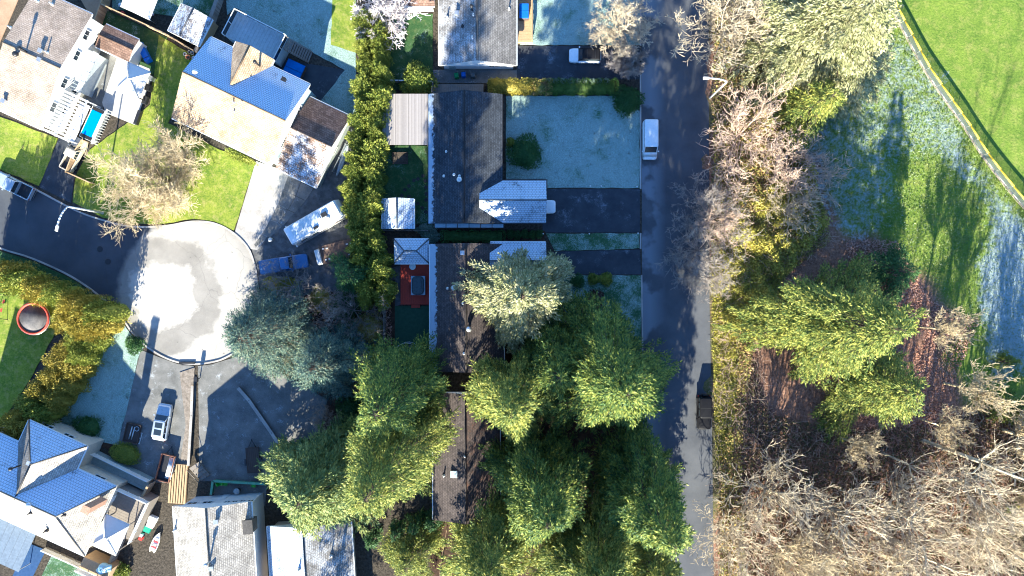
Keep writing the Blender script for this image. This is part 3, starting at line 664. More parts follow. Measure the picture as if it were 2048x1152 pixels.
# glazed lean-to along the gable wall
lean = thing('lean_to', 'narrow glazed lean-to running along the slate house gable wall', 'lean-to', W(945, 452), 0)
for i in range(6):
    xx = -4.2 + i * 1.55
    MB().box((xx, 0, 2.35), (1.46, .85, .05)).build('pane', mat_plain('polycarbonate', (.28, .38, .46), .2, dirt=.15), lean)
    MB().box((xx - .78, 0, 1.17), (.08, .08, 2.34)).box((xx - .78, 0, 2.37), (.06, 1.0, .09)).build('post', WOODD, lean)
MB().box((-.3, -.47, 2.33), (9.6, .06, .12)).box((-.3, .47, 2.33), (9.6, .06, .12)).build('rail', WOODD, lean)
# --- brown-roofed house by the red deck
h = House('house', 'dark brown roofed house with a white gutter beside the red deck', (935, 614), 0, z=3)
x0, x1, y0, y1 = h.rect([(860, 742), (1008, 488)], 3); h.gable(x0, x1, y0, y1, 3, 4.9, (R_PURE, R_PUR), axis='y', wall=TAN_S)
gx0, gx1, gy0, gy1 = h.rect([(980, 560), (1092, 484)], 2.9); h.gable(gx0, gx1, gy0, gy1, 2.9, 4.3, (R_SLTF, R_SLTF), name='garage_roof', wall=TAN_S)
h.garage(gx1 - .45, (gy0 + gy1) / 2, 4.2, 2.1, 1, 0, WHITE)
for a, kd in (((925, 506, 4.8), 'box'), ((895, 577, 4.0), 'pipe'), ((908, 576, 4.3), 'turbine'), ((926, 607, 4.8), 'pipe'), ((938, 658, 4.9), 'turbine'), ((928, 707, 4.8), 'pipe')): h.vent(*a, kd)
for yy in (-6, -2, 5): h.window(x0 + .45, yy, 1.6, 1.5, 1.0, -1, 0)
# --- brown mossy house among the cedars
h = House('house', 'low house with needle-strewn brown roof hemmed in by conifers', (937, 912), 0, z=3)
x0, x1, y0, y1 = h.rect([(866, 1040), (1000, 784)], 3); h.gable(x0, x1, y0, y1, 3, 4.7, (R_PUR, R_PURM), axis='y', wall=GREY_S)
h.vent(908, 948, 4.1, 'skylight', mat_plain('skylight_dome', (.45, .52, .52), .3)); h.vent(888, 951, 3.6, 'pipe'); h.vent(930, 912, 4.6, 'pipe')
for yy in (-5, 0, 5): h.window(x0 + .45, yy, 1.6, 1.4, 1.0, -1, 0)
# --- hipped house, lower left
h = House('house', 'hip-roofed cream and frost-blue house with cross wing and corner deck', (100, 985), 24.5, z=4.7)
k = .95; e = h.l(201, 1043, 4.7); x1 = e.x; x0 = x1 - m_(300) * k; w = m_(153) * k / 2
h.gable(x0, x1, e.y - w, e.y + w, 4.7, 7.9, (R_CRM, R_CRMF, R_CRM, R_STN), hip1=m_(62) * k, wall=CREAM)
a = h.l(57, 842, 4.7); b = h.l(177, 888, 4.7)
h.gable(a.x, b.x, e.y - .3, (a.y + b.y) / 2, 4.75, 7.7, (R_GRY, R_CRM, R_CRM, R_CRMF), axis='y', hip1=m_(58) * k, name='wing_roof', wall=CREAM)
h.vent(35, 933, 7.3, 'flue', DARKM); h.vent(62, 925, 7.2, 'box', METAL); h.vent(62, 1008, 7.5, 'turbine', METAL); h.vent(61, 1026, 7.2, 'pipe', DARKM); h.vent(128, 1030, 7.4, 'pipe', DARKM); h.vent(92, 1062, 6.4, 'pipe', DARKM)
h.vent(193, 1008, 7.0, 'chimney', mat_rough('brick_chimney', (.30, .16, .10), (.46, .28, .19), 6, 12))
for xx in (x1 - 7, x1 - 3): h.window(xx, e.y - w + .45, 3.6, 1.7, 1.2, 0, -1); h.window(xx, e.y + w - .45, 3.6, 1.5, 1.1, 0, 1)
for xx in (a.x + 2, a.x + 5): h.window(xx, (a.y + b.y) / 2 - .45, 3.6, 1.4, 1.1, 0, 1)
h.window(x1 - .45, e.y, 3.6, 1.4, 1.1, 1, 0); h.door(x1 - .45, e.y + 2.5, .95, 2.05, 1, 0, WHITE, z=2.5)
H7 = h
# --- stone-shingled house bottom
h = House('house', 'pale stone-shingled house with a row of upper windows over the green-fenced yard', (424, 1075), -3.5, z=5.4)
k = .942; a = h.l(345, 1003, 5.4); b = h.l(503, 1012, 5.4); yt = (a.y + b.y) / 2
h.gable(a.x, b.x, yt - 17, yt, 5.4, 7.2, (R_STN, R_STN), axis='y', wall=WHITE_S, fascia=WHITE)
for a_, kd in (((434, 1042, 6.8), 'box'), ((425, 1135, 6.9), 'box'), ((420, 1122, 7.1), 'flue'), ((350, 1060, 5.6), 'pipe')): h.vent(*a_, kd)
ch = h.l(498, 1052, 6); MB().box((ch.x, ch.y, 5.5), (1.1, 1.6, 1.8)).box((ch.x, ch.y, 6.45), (1.3, 1.8, .12)).build('dormer', R_GRY, h.roof)
xm = (a.x + b.x) / 2
for i in range(4): h.window(xm + 1.2 + i * 1.05, yt - .45, 4.0, .8, 1.5, 0, 1)
for i in range(2): h.window(xm - 3.6 + i * 2.0, yt - .45, 3.2, 1.3, 1.0, 0, 1)
h.door(xm - .3, yt - .45, .95, 2.05, 0, 1, WHITE)
# --- frosted house under the deodar
h = House('house', 'low frosted grey-roofed house under the overhanging feathery conifer', (617, 1130), -3.5, z=3)
a = h.l(533, 1040, 3); b = h.l(703, 1060, 3)
h.gable(a.x, b.x, b.y - 16, b.y + 1.2, 3, 4.7, (R_SLTF, R_GRYF), axis='y', wall=TAN_S, rr=(a.x + b.x) / 2 - .3)
h.vent(662, 1112, 3.9, 'pipe', WHITE); h.vent(598, 1140, 4.6, 'pipe', METAL)
# --- roof corner above the top edge
h = House('house', 'dark-roofed house corner next to the bare pale tree and white patio', (845, -50), 0, z=3)
h.gable(-2.6, 1.6, -4.1, 4, 2.8, 4.2, (R_BRN, R_BRN), wall=WHITE_S); h.window(-.4, -3.65, 1.5, 1.4, 1.0, 0, -1)

# --- sheds and small roofs
def shed(name, label, corners, th, ze, zr, mats, axis='x', wall=WOODG, cat='shed', hip=0, fascia=None, posts=False):
    c = (sum(p[0] for p in corners) / len(corners), sum(p[1] for p in corners) / len(corners))
    h = House(name, label, c, th, cat, z=ze); x0, x1, y0, y1 = h.rect(corners, ze)
    h.gable(x0, x1, y0, y1, ze, zr, mats, axis=axis, hip0=hip, hip1=hip, t=.1, wall=None if posts else wall, ov=.15, fascia=fascia)
    if posts:
        for xx in (x0 + .25, x1 - .25):
            for yy in (y0 + .25, y1 - .25): MB().box((xx, yy, ze / 2 - .04), (.12, .12, ze - .08)).build('post', wall, h.e)
    elif ze > 1.8: h.door((x0 + x1) / 2, y0 + .15, .9, 1.85, 0, -1, WOODG)
    return h
R_SHEDF = mat_shingle('shed_roof_streaked', (.16, .14, .14), (.30, .27, .26), .5, fscale=1.2)
shed('shed', 'garden shed with streaky frosted grey roof behind a board fence', [(370, 10), (421, 38), (398, 92), (335, 62)], 27, 2.3, 3.3, (R_SHEDF, R_SHEDF), 'y', WOODP)
shed('shed', 'brown-tiled shed with broad white fascia next to the blue tarp', [(220, 52), (278, 81), (250, 119), (190, 93)], 25, 2.4, 2.75, (R_BRN, R_BRN), 'x', WHITE_S)
shed('shed', 'frost-blue gabled shed against the tall cedar hedge', [(764, 397), (828, 397), (828, 458), (764, 458)], 0, 2.2, 3.1, (R_SLTF, R_SLTF), 'y', GREY_S)
shed('gazebo', 'square gazebo with hipped frost-blue roof at the end of the red deck', [(788, 478), (858, 478), (858, 527), (788, 527)], 0, 2.5, 3.7, (R_SLTF, R_SLTF, R_SLTF, R_SLTF), 'x', WHITE, 'gazebo', hip=1.55, posts=True)
FABRIC = mat_plain('white_canopy_fabric', (.58, .57, .54), .8, dirt=.08)
shed('gazebo', 'white fabric gazebo canopy on the bright concrete patio', [(258, 126), (301, 145), (277, 199), (233, 177)], 24, 2.3, 3.3, (FABRIC,) * 4, 'x', DARKM, 'gazebo', hip=1.5, posts=True, fascia=FABRIC)
shed('gazebo', 'white fabric gazebo canopy on the corner deck of the hipped house', [(211, 1030), (255, 1050), (232, 1110), (185, 1090)], 24, 4.6, 5.7, (FABRIC,) * 4, 'x', WOODG, 'gazebo', hip=1.5, posts=True, fascia=FABRIC)
pc = House('patio_cover', 'corrugated patio cover with a sheen, between the hedge and the slate house', (810, 239), 0, 'patio cover', z=2.6)
x0, x1, y0, y1 = pc.rect([(765, 290), (856, 188)], 2.6)
n = 14; sw = (x1 - x0) / n
for i in range(n):
    MB().box((x0 + (i + .5) * sw, (y0 + y1) / 2, 2.68 + (.012 if i % 2 else 0)), (sw - .015, y1 - y0, .02)).build('sheet', CORR, pc.e)
for yy in np.linspace(y0 + .1, y1 - .1, 6): MB().box(((x0 + x1) / 2, yy, 2.58), (x1 - x0, .08, .14)).build('rafter', WOODG, pc.e)
for xx in (x0 + .1, x1 - .1):
    for yy in (y0 + .1, y1 - .1): MB().box((xx, yy, 1.25), (.12, .12, 2.5)).build('post', WOODG, pc.e)
# slatted pergola on the tan house
pg = House('pergola', 'white slatted pergola roof built onto the tan house', (127, 231), 24.6, 'pergola', z=3.2)
x0, x1, y0, y1 = pg.rect([(121, 176), (175, 200), (135, 284), (80, 259)], 3.2)
for i in range(13):
    yy = y0 + .2 + (y1 - y0 - .4) * i / 12; MB().box(((x0 + x1) / 2, yy, 3.2), (x1 - x0, .25, .06)).build('slat', WHITE, pg.e)
for xx in (x0 + .1, (x0 + x1) / 2, x1 - .1): MB().box((xx, (y0 + y1) / 2, 3.06), (.14, y1 - y0, .2)).build('beam', WHITE, pg.e)
for xx in (x0 + .1, x1 - .1):
    for yy in (y0 + .2, y1 - .2): MB().box((xx, yy, 1.48), (.16, .16, 2.96)).build('post', WHITE, pg.e)
# ------------------------------------------------------------------ vegetation
def kites(P, D, ln, wd, rng, tilt=.35):
    """leaf-shaped quads at P pointing along D"""
    n = len(P); D = D / np.linalg.norm(D, axis=1, keepdims=True)
    U = np.tile([0, 0, 1.0], (n, 1)) + rng.normal(0, tilt, (n, 3))
    R = np.cross(D, U); R /= np.linalg.norm(R, axis=1, keepdims=True) + 1e-9
    ln = np.broadcast_to(ln, (n,))[:, None]; wd = np.broadcast_to(wd, (n,))[:, None]
    q = P + D * ln * .4 - np.array([0, 0, 1.0]) * ln * .04
    V = np.stack([P, q + R * wd / 2, P + D * ln - np.array([0, 0, 1.0]) * ln * .12, q - R * wd / 2], 1).reshape(-1, 3)
    return V, np.arange(4 * n).reshape(n, 4)
def tubes(P0, P1, R0, R1, k=3):
    P0, P1 = np.asarray(P0, float), np.asarray(P1, float); R0, R1 = np.asarray(R0, float), np.asarray(R1, float); n = len(P0)
    d = P1 - P0; d /= np.linalg.norm(d, axis=1, keepdims=True) + 1e-9
    ref = np.where(np.abs(d[:, 2:3]) < .9, [[0, 0, 1.0]], [[1.0, 0, 0]]); a = np.cross(d, ref); a /= np.linalg.norm(a, axis=1, keepdims=True) + 1e-9; b = np.cross(d, a)
    ang = np.arange(k) * 2 * np.pi / k
    o = a[:, None] * np.cos(ang)[None, :, None] + b[:, None] * np.sin(ang)[None, :, None]
    V = np.concatenate([P0[:, None] + o * R0[:, None, None], P1[:, None] + o * R1[:, None, None]], 1).reshape(-1, 3)
    i = np.arange(k); j = (i + 1) % k; f = np.stack([i, j, j + k, i + k], 1)
    F = (np.arange(n)[:, None, None] * 2 * k + f[None]).reshape(-1, 4); return V, F
def trunk_mesh(name, H, r, mat, limbs=None, z1=.92):
    zs = np.linspace(0, H * .80, 7); n = 8; rng = np.random.default_rng(int(H * 100)); rings = []
    off = np.cumsum(rng.normal(0, .04, (7, 2)), 0)
    mb = MB(); mb.stack([[(off[i, 0] + (r * (1 - .88 * z / H) * (1.5 if i == 0 else 1)) * math.cos(2 * math.pi * t / n), off[i, 1] + (r * (1 - .88 * z / H) * (1.5 if i == 0 else 1)) * math.sin(2 * math.pi * t / n), z) for t in range(n)] for i, z in enumerate(zs)])
    if limbs is not None:
        V, F = limbs; b = len(mb.v); mb.v += [tuple(v) for v in V]; mb.f += [tuple(int(q) + b for q in f) for f in F]; mb.mi += [0] * len(F); mb.sm += [False] * len(F)
    return mb.mesh(name, mat)
def conifer(seed, H, R, zb, dens=1.0, leaf=.42, droop=.25, rise=.12, power=.75, lobes=.18, twig=.30, flat=.65, clus=9):
    """crown of boughs in whorls, each bough a fan of twigs carrying small sprays; returns crown arrays and bough tubes"""
    rng = np.random.default_rng(seed)
    nb = int(dens * 36 * R * (H - zb) / 10 + 40)
    u = 1 - np.sqrt(1 - rng.random(nb) * .999); az = rng.random(nb) * 2 * np.pi
    nc = max(6, nb // clus); ci = rng.integers(0, nc, nb); cu = 1 - np.sqrt(1 - rng.random(nc) * .97); ca = np.arange(nc) * 2.39996 + rng.normal(0, .3, nc); cr = rng.uniform(.72, 1.12, nc)
    own = rng.random(nb) < .68; u = np.where(own, (cu[ci] + rng.normal(0, .035, nb)).clip(0, .985), u); az = np.where(own, ca[ci] + rng.normal(0, .24, nb) / (.35 + (1 - cu[ci])), az)
    tp = rng.random(nb) < .16; u = np.where(tp, rng.uniform(.72, .985, nb), u); az = np.where(tp, rng.random(nb) * 6.283, az)
    ph = rng.random(4) * 6.28
    lob = 1 + lobes * np.sin(3 * az + ph[0] + u * 3) + lobes * .7 * np.sin(5 * az + ph[1] - u * 5) + lobes * .5 * np.sin(2 * az + ph[2])
    Lb = (R * (1 - u) ** power * lob * np.where(own, cr[ci] * rng.uniform(.85, 1.05, nb), rng.uniform(.6, .9, nb))).clip(.3)
    z0 = zb + (H - zb) * u
    d = np.stack([np.cos(az), np.sin(az)], 1)
    nt = np.maximum(3, (Lb / twig).astype(int)); rep = np.repeat(np.arange(nb), nt * 2); n = len(rep)
    t = 1 - rng.random(n) ** 1.25 * .88; l = Lb[rep]
    base = np.zeros((n, 3)); base[:, :2] = d[rep] * (l * t)[:, None]; base[:, 2] = z0[rep] + rise * l * t - droop * l * t * t
    side = np.where(rng.random(n) < .5, -1, 1) * rng.uniform(.35, 1.15, n) * (1 - .55 * t)
    ta = az[rep] + side; tl = (.16 + .34 * (1 - t)) * np.minimum(l, 4.5) * rng.uniform(.6, 1.2, n) + .12
    td = np.stack([np.cos(ta), np.sin(ta), -.12 - .25 * rng.random(n)], 1)
    kk = 5; rep2 = np.repeat(np.arange(n), kk); s = (np.tile(np.arange(kk), n) + rng.random(n * kk)) / kk
    P = base[rep2] + td[rep2] * (tl[rep2] * s)[:, None] + rng.normal(0, .05, (n * kk, 3))
    D = td[rep2] + rng.normal(0, .38, (n * kk, 3)); D[:, 2] += .12
    ln = leaf * rng.uniform(.65, 1.3, n * kk); V, F = kites(P, D, ln * .72, ln * .24, rng, flat)
    tip = np.zeros((nb, 3)); tip[:, :2] = d * (Lb * .92)[:, None]; tip[:, 2] = z0 + rise * Lb * .92 - droop * Lb * .85
    mid = np.zeros((nb, 3)); mid[:, :2] = d * (Lb * .5)[:, None]; mid[:, 2] = z0 + rise * Lb * .5 - droop * Lb * .25
    root = np.zeros((nb, 3)); root[:, 2] = z0; r0 = .015 + .008 * Lb
    tv, tf = tubes(np.concatenate([root, mid]), np.concatenate([mid, tip]), np.concatenate([r0, r0 * .7]), np.concatenate([r0 * .7, r0 * .3]), 3)
    return V, F, (tv, tf)
def plant_conifer(name, label, px, py, H, R, zb, seed, leafmat, group=None, zm=None, cat='tree', bark=None, **k):
    zm = (zb + H) * .42 if zm is None else zm
    p = W(px, py, zm); p.z = 0
    V, F, limbs = conifer(seed, H, R, zb, **k)
    e = thing(name, label, cat, p, 0, group)
    link('crown', np_mesh('crown', V, F, leafmat), e)
    link('trunk', trunk_mesh('trunk', H, .028 * H ** .5 * R ** .5 + .1, bark or BARK, limbs), e)
    return e
CG = 'tall conifers between the brown house and the road'
plant_conifer('conifer', 'pale sunlit conifer leaning over the brown house garage', 1042, 592, 20, 6.9, 3, 11, LF_PALE, leaf=.55, dens=1.1, power=.62, lobes=.16, droop=.2)
for i, (px, py, H_, R_, lab, lf) in enumerate([
    (1215, 752, 28, 8.6, 'broad cedar whose boughs reach over the road kerb', LF_CEDAR),
    (1110, 738, 18, 6.8, 'cedar growing right behind the pale sunlit conifer', LF_CEDAR),
    (1022, 800, 23, 6.2, 'cedar overhanging the gap between the two brown roofs', LF_FIR),
    (1290, 1000, 29, 7.0, 'dark cedar beside the sunlit stretch of road', LF_CEDAR),
    (1085, 985, 25, 7.2, 'dark cedar towering beside the needle-strewn roof', LF_CEDAR),
    (1185, 1130, 22, 8.0, 'fir at the foot of the two dark roadside cedars', LF_FIR),
    (975, 1115, 20, 6.6, 'fir rising past the end of the needle-strewn roof', LF_FIR),
    (1312, 1150, 21, 4.0, 'slim fir squeezed against the road kerb', LF_FIR)]):
    plant_conifer('cedar_tree', lab, px, py, H_, R_, 3.0 + i % 3, 100 + i, lf, CG, leaf=.5, dens=1.0, power=.7, droop=.28)
plant_conifer('cedar_tree', 'dense dark cedar between the blue spruces and the needle-strewn roof', 795, 788, 26, 6.2, 2.5, 121, LF_CEDAR, dens=1.1, power=.42, leaf=.45)
plant_conifer('blue_spruce', 'larger blue spruce at the edge of the turning circle', 528, 668, 15, 6.0, .4, 131, LF_BLUE, 'blue spruces', dens=1.9, leaf=.34, power=.5, droop=.12, lobes=.08, clus=6)
plant_conifer('blue_spruce', 'smaller blue spruce behind the larger one', 655, 725, 14.5, 5.2, .4, 132, LF_BLUE, 'blue spruces', dens=1.9, leaf=.34, power=.5, droop=.12, lobes=.08, clus=6)
plant_conifer('deodar', 'feathery pale deodar drooping over the frosted low roof', 640, 965, 17, 8.0, .8, 141, LF_DEOD, dens=1.25, leaf=.6, power=.55, droop=.42, rise=.2, lobes=.2)
plant_conifer('cedar_tree', 'cedar with sun on its lower side, touching the deodar', 784, 922, 28, 6.2, 2.5, 142, LF_FIR, dens=1.1, power=.42)
plant_conifer('cedar_tree', 'short bushy cedar beside the frosted low house', 822, 1112, 8, 4.6, .3, 143, LF_FIR, dens=1.5, power=.5, leaf=.36)
plant_conifer('conifer', 'small dark conifer behind the wooden trailer', 700, 548, 9, 3.2, .3, 144, LF_SHRUB, dens=1.8, power=.6, leaf=.34)
for i, (px, py, r) in enumerate([(795, 1062, 1.2), (830, 1050, 1.2), (865, 1042, 1.3), (745, 1080, 1.1)]):
    plant_conifer('arborvitae', 'small dark arborvitae in the row behind the short bushy cedar', px, py, 5, r, .2, 150 + i, LF_SHRUB, 'arborvitae row behind the bushy cedar', dens=3, power=.5, leaf=.3)
# east of the road
plant_conifer('conifer', 'huge pale sunlit conifer at the corner of the playing field fence', 1655, 62, 19, 11.0, .6, 161, LF_PALE, dens=1.2, leaf=.6, power=.6, lobes=.12, droop=.2, zm=7)
plant_conifer('conifer', 'dark conifer in the shade of the huge pale one', 1622, 215, 12, 4.6, .5, 162, LF_FIR, dens=1.3, power=.6, zm=5)
plant_conifer('fir_tree', 'large rough fir above the fallen red leaves', 1665, 645, 25, 8.2, 1.5, 163, LF_FIR, 'wild firs by the frosted meadow', dens=.75, leaf=.5, power=.6, lobes=.25, zm=9)
plant_conifer('fir_tree', 'rough fir standing in front of the larger one', 1745, 765, 16, 6.2, .8, 164, LF_FIR, 'wild firs by the frosted meadow', dens=.8, leaf=.48, power=.6, lobes=.25, zm=5.5)
plant_conifer('fir_tree', 'small dark fir at the edge of the sunlit grass', 1785, 545, 8, 3.8, .5, 165, LF_SHRUB, 'wild firs by the frosted meadow', dens=.9, leaf=.42, power=.6, lobes=.3, zm=3)
plant_conifer('conifer', 'low green conifer among bare trees near the frosted meadow edge', 2028, 818, 6, 3.0, .3, 166, LF_FIR, dens=1.0, zm=2)
plant_conifer('conifer', 'small bright green conifer beside the frosted meadow', 2012, 722, 4, 1.3, .2, 167, LF_LIME, dens=2.4, leaf=.3, zm=1.5)
# trees past the right and lower edges, whose shade falls into view
plant_conifer('conifer', 'conifer beyond the frosted meadow whose shade keeps the frost', 2240, 1010, 22, 7.5, 2, 168, LF_FIR, dens=.7, zm=8)
plant_conifer('conifer', 'conifer behind the bare alders past the meadow', 2150, 1330, 24, 6.0, 3, 169, LF_FIR, dens=.7, zm=8)
plant_conifer('conifer', 'conifer across the street from the old pickup', 20, 560, 7.5, 2.0, .3, 170, LF_FIR, dens=1.6, leaf=.35, zm=3)

plant_conifer('conifer', 'conifer beyond the frosted low house', 650, 1290, 15, 5.0, .4, 171, LF_FIR, dens=1.0, zm=4)
plant_conifer('conifer', 'broad conifer beyond the roadside firs', 1250, 1330, 20, 6.0, 2, 172, LF_FIR, dens=.7, zm=8)

def bare(seed, H, R, levels=4, fork=.25, n0=6, spread=1.0, rmin=.022, kids=3, up=.35, seg=4, r0=None, lift=.55, keep=1.0):
    """leafless tree: trunk, limbs, branches, twigs as tapering tubes"""
    rng = random.Random(seed); P0, P1, R0, R1 = [], [], [], []
    r0 = r0 or .016 * H + .05
    def add(a, b, ra, rb): P0.append(a); P1.append(b); R0.append(max(rmin, ra)); R1.append(max(rmin * .7, rb))
    zf = H * fork; p = Vector((0, 0, 0)); q = Vector((rng.uniform(-.15, .15), rng.uniform(-.15, .15), zf)); add(p, q, r0 * 1.25, r0)
    st = []
    for i in range(n0):
        a = 2 * math.pi * (i + rng.random() * .7) / n0; el = lift * rng.uniform(.6, 1.5)
        st.append((q, Vector((math.cos(a) * math.cos(el), math.sin(a) * math.cos(el), math.sin(el))), math.hypot(R * math.cos(el), (H - zf) * math.sin(el)) * rng.uniform(.75, 1.05), r0 * .6, 1))
    st.append((q, Vector((rng.uniform(-.2, .2), rng.uniform(-.2, .2), 1)), (H - zf) * .95, r0 * .75, 1))
    while st:
        p, d, ln, r, lv = st.pop()
        k = seg if lv < 3 else (3 if lv == 3 else 2); dl = ln / k
        for i in range(k):
            d = (d + Vector((rng.gauss(0, .16), rng.gauss(0, .16), rng.gauss(0, .1) + up * .12))).normalized()
            q = p + d * dl; rb = r * (1 - .75 * (i + 1) / k) if lv > 1 else r * (1 - .8 * (i + 1) / k)
            add(p, q, r * (1 - (.75 if lv > 1 else .8) * i / k), rb)
            if lv < levels:
                for c in range(kids if i else max(1, kids - 1)):
                    if lv >= 2 and rng.random() > keep: continue
                    s = Vector((rng.gauss(0, 1), rng.gauss(0, 1), rng.gauss(0, .55) + up)); s = (s - d * s.dot(d) * .3).normalized()
                    nd = (d * rng.uniform(.7, 1.1) + s * .85 * spread).normalized()
                    st.append((p.lerp(q, rng.random()), nd, ln * rng.uniform(.36, .6), max(rmin, rb * .6), lv + 1))
            p = q
    n1 = 1
    return tubes(P0, P1, R0, R1, 3), n1
def bare_parts(seed, mat, **k):
    (V, F), _ = bare(seed, **k)
    tr = np_mesh('trunk', V[:6], F[:3], mat); cr = np_mesh('crown', V[6:], F[3:] - 6, mat)
    return tr, cr
def plant_bare(name, label, px, py, zm, meshes, rz=0.0, sc=1.0, group=None, tilt=None):
    p = W(px, py, zm); p.z = 0; e = thing(name, label, 'tree', p, rz, group); e.scale = (sc, sc, sc)
    if tilt: e.rotation_euler = (tilt[0], tilt[1], rz)
    link('trunk', meshes[0], e); link('crown', meshes[1], e); return e
m = bare_parts(1, BARK_Y, H=13, R=6.4, levels=4, kids=3, n0=10, fork=.16, spread=1.1, rmin=.028, up=.2, seg=4, lift=.5)
plant_bare('bare_tree', 'wide pale bare tree on the sunny lawn beside the turning circle', 302, 352, 7.0, m, sc=.82)
m = bare_parts(2, mat_rough('bark_white', (.5, .44, .42), (.72, .66, .64), 2, 10), H=6, R=3.8, levels=4, kids=2, n0=12, fork=.3, rmin=.035, up=.1)
plant_bare('bare_tree', 'small whitish bare tree at the top of the tall hedge', 768, 28, 3, m)
m = bare_parts(3, BARK_P, H=6.0, R=3.7, levels=4, kids=2, n0=12, fork=.3, rmin=.03, up=0.0, lift=.35)
plant_bare('bare_tree', 'pollarded bare tree at the frosted lawn corner by the road', 1248, 55, 3, m)
m = bare_parts(4, BARK_G, H=3.6, R=2.3, levels=4, kids=3, n0=8, fork=.2, rmin=.022, up=.1)
plant_bare('bare_tree', 'small grey bare tree by the driveway with the white car', 1256, 125, 2, m)
mA = bare_parts(5, BARK_P, H=9.5, R=6.0, levels=4, kids=2, n0=10, fork=.2, rmin=.034, up=.25, keep=.72)
mB = bare_parts(6, BARK_R, H=8.5, R=6.0, levels=4, kids=2, n0=10, fork=.18, rmin=.034, up=.2, keep=.72)
mC = bare_parts(7, BARK_G, H=7, R=5.6, levels=4, kids=2, n0=8, fork=.18, rmin=.022, up=.15)
mD = bare_parts(8, BARK_Y, H=13, R=5.5, levels=4, kids=2, n0=7, fork=.22, rmin=.036, up=.5, seg=5, keep=.7)
mE = bare_parts(9, BARK_P, H=14, R=6.5, levels=4, kids=2, n0=8, fork=.18, rmin=.038, up=.35, seg=5, r0=.32, keep=.5)
mF = bare_parts(10, BARK_Y, H=11, R=4.5, levels=4, kids=3, n0=5, fork=.55, rmin=.026, up=.5, seg=5, r0=.16, keep=.4)
EB = 'bare trees in the strip along the road'
plant_bare('bare_tree', 'cream-twigged bare tree beside the huge pale conifer', 1452, 60, 4, mA, .4, 1.0, EB)
plant_bare('bare_tree', 'cream-twigged bare tree at the foot of the street lamp strip', 1500, 20, 4, mA, 2.4, .9, EB)
plant_bare('bare_tree', 'reddish-twigged bare tree across the road from the white van', 1490, 262, 4, mB, .2, 1.0, EB)
plant_bare('bare_tree', 'reddish-twigged bare tree between the dark conifer and the brambles', 1590, 330, 4, mB, 1.9, .95, EB)
plant_bare('bare_tree', 'grey bare tree leaning over the road opposite the frosted lawn', 1428, 425, 3, mC, 0, .9, EB)
plant_bare('bare_tree', 'pink-tipped bare tree opposite the dark driveway', 1440, 430, 4.5, mB, 3.0, .72, EB)
plant_bare('bare_tree', 'grey bare tree hanging over the road opposite the shrubs', 1400, 500, 3, mC, 2.0, .95, EB)
plant_bare('bare_tree', 'thin grey bare tree at the road edge above the brambles', 1420, 555, 2.5, mC, 4.0, .6, EB)
plant_bare('bare_tree', 'straw-coloured bare tree above the sunny brambles', 1585, 415, 3, mA, 5.0, .6, EB)
AG = 'tall bare alders at the wood corner'
for i, (px, py, me, rz, sc) in enumerate([(1560, 1000, mE, 0, .85), (1690, 1040, mE, 1.1, .95), (1830, 1040, mE, 2.2, 1.0), (1975, 985, mE, 3.3, 1.0), (2010, 1090, mE, 4.2, 1.0), (1850, 1120, mE, 5.2, 1.0),
                                      (1740, 1160, mD, .6, 1.0), (1600, 1130, mD, 2.0, .95), (1490, 1090, mA, 3.0, .9), (2080, 880, mD, 2.9, 1.0), (2100, 1010, mD, 1.5, 1.0), (1650, 1200, mE, .3, 1.0)]):
    plant_bare('alder_tree', 'tall pale bare alder in the tangle south of the red leaves', px, py, 7, me, rz, sc, AG)
plant_bare('bare_tree', 'slender straw-coloured bare tree casting a long shadow over red leaves', 1905, 660, 7, mF, 1.0, .8)
plant_bare('bare_tree', 'slender bare tree beyond the red leaves, near the low green conifer', 1950, 780, 6.5, mF, 2.5, 1.0)
plant_bare('bare_tree', 'single thin bare tree standing against dark ground below the firs', 1715, 890, 5, mF, 4.0, .75)
plant_bare('bare_tree', 'young bare alder at the edge of the red leaves', 1880, 850, 5, mF, 5.0, .8)
plant_bare('bare_tree', 'reddish bare shrub-like tree next to the deodar', 652, 845, 2, mB, 1.0, .42)
plant_bare('bare_tree', 'thin bare tree behind the wooden trailer in the shaded bed', 700, 620, 3, mC, 1.0, .8)
plant_bare('bare_tree', 'thin bare tree above the old blue pickup bed', 575, 575, 3, mC, 3.0, .7)

mG = bare_parts(11, BARK_P, H=24, R=2.6, levels=3, kids=1, n0=4, fork=.5, rmin=.03, up=.6, seg=5, r0=.26, keep=.6)
for lab, px, py, rz, sc in (('very tall slim bare tree throwing its trunk shadow far across the meadow', 1842, 880, 0, 1.0), ('tall slim bare tree rising from the dark understory', 1762, 905, 4.1, .55)):
    plant_bare('bare_tree', lab, px, py, 0, mG, rz, sc)

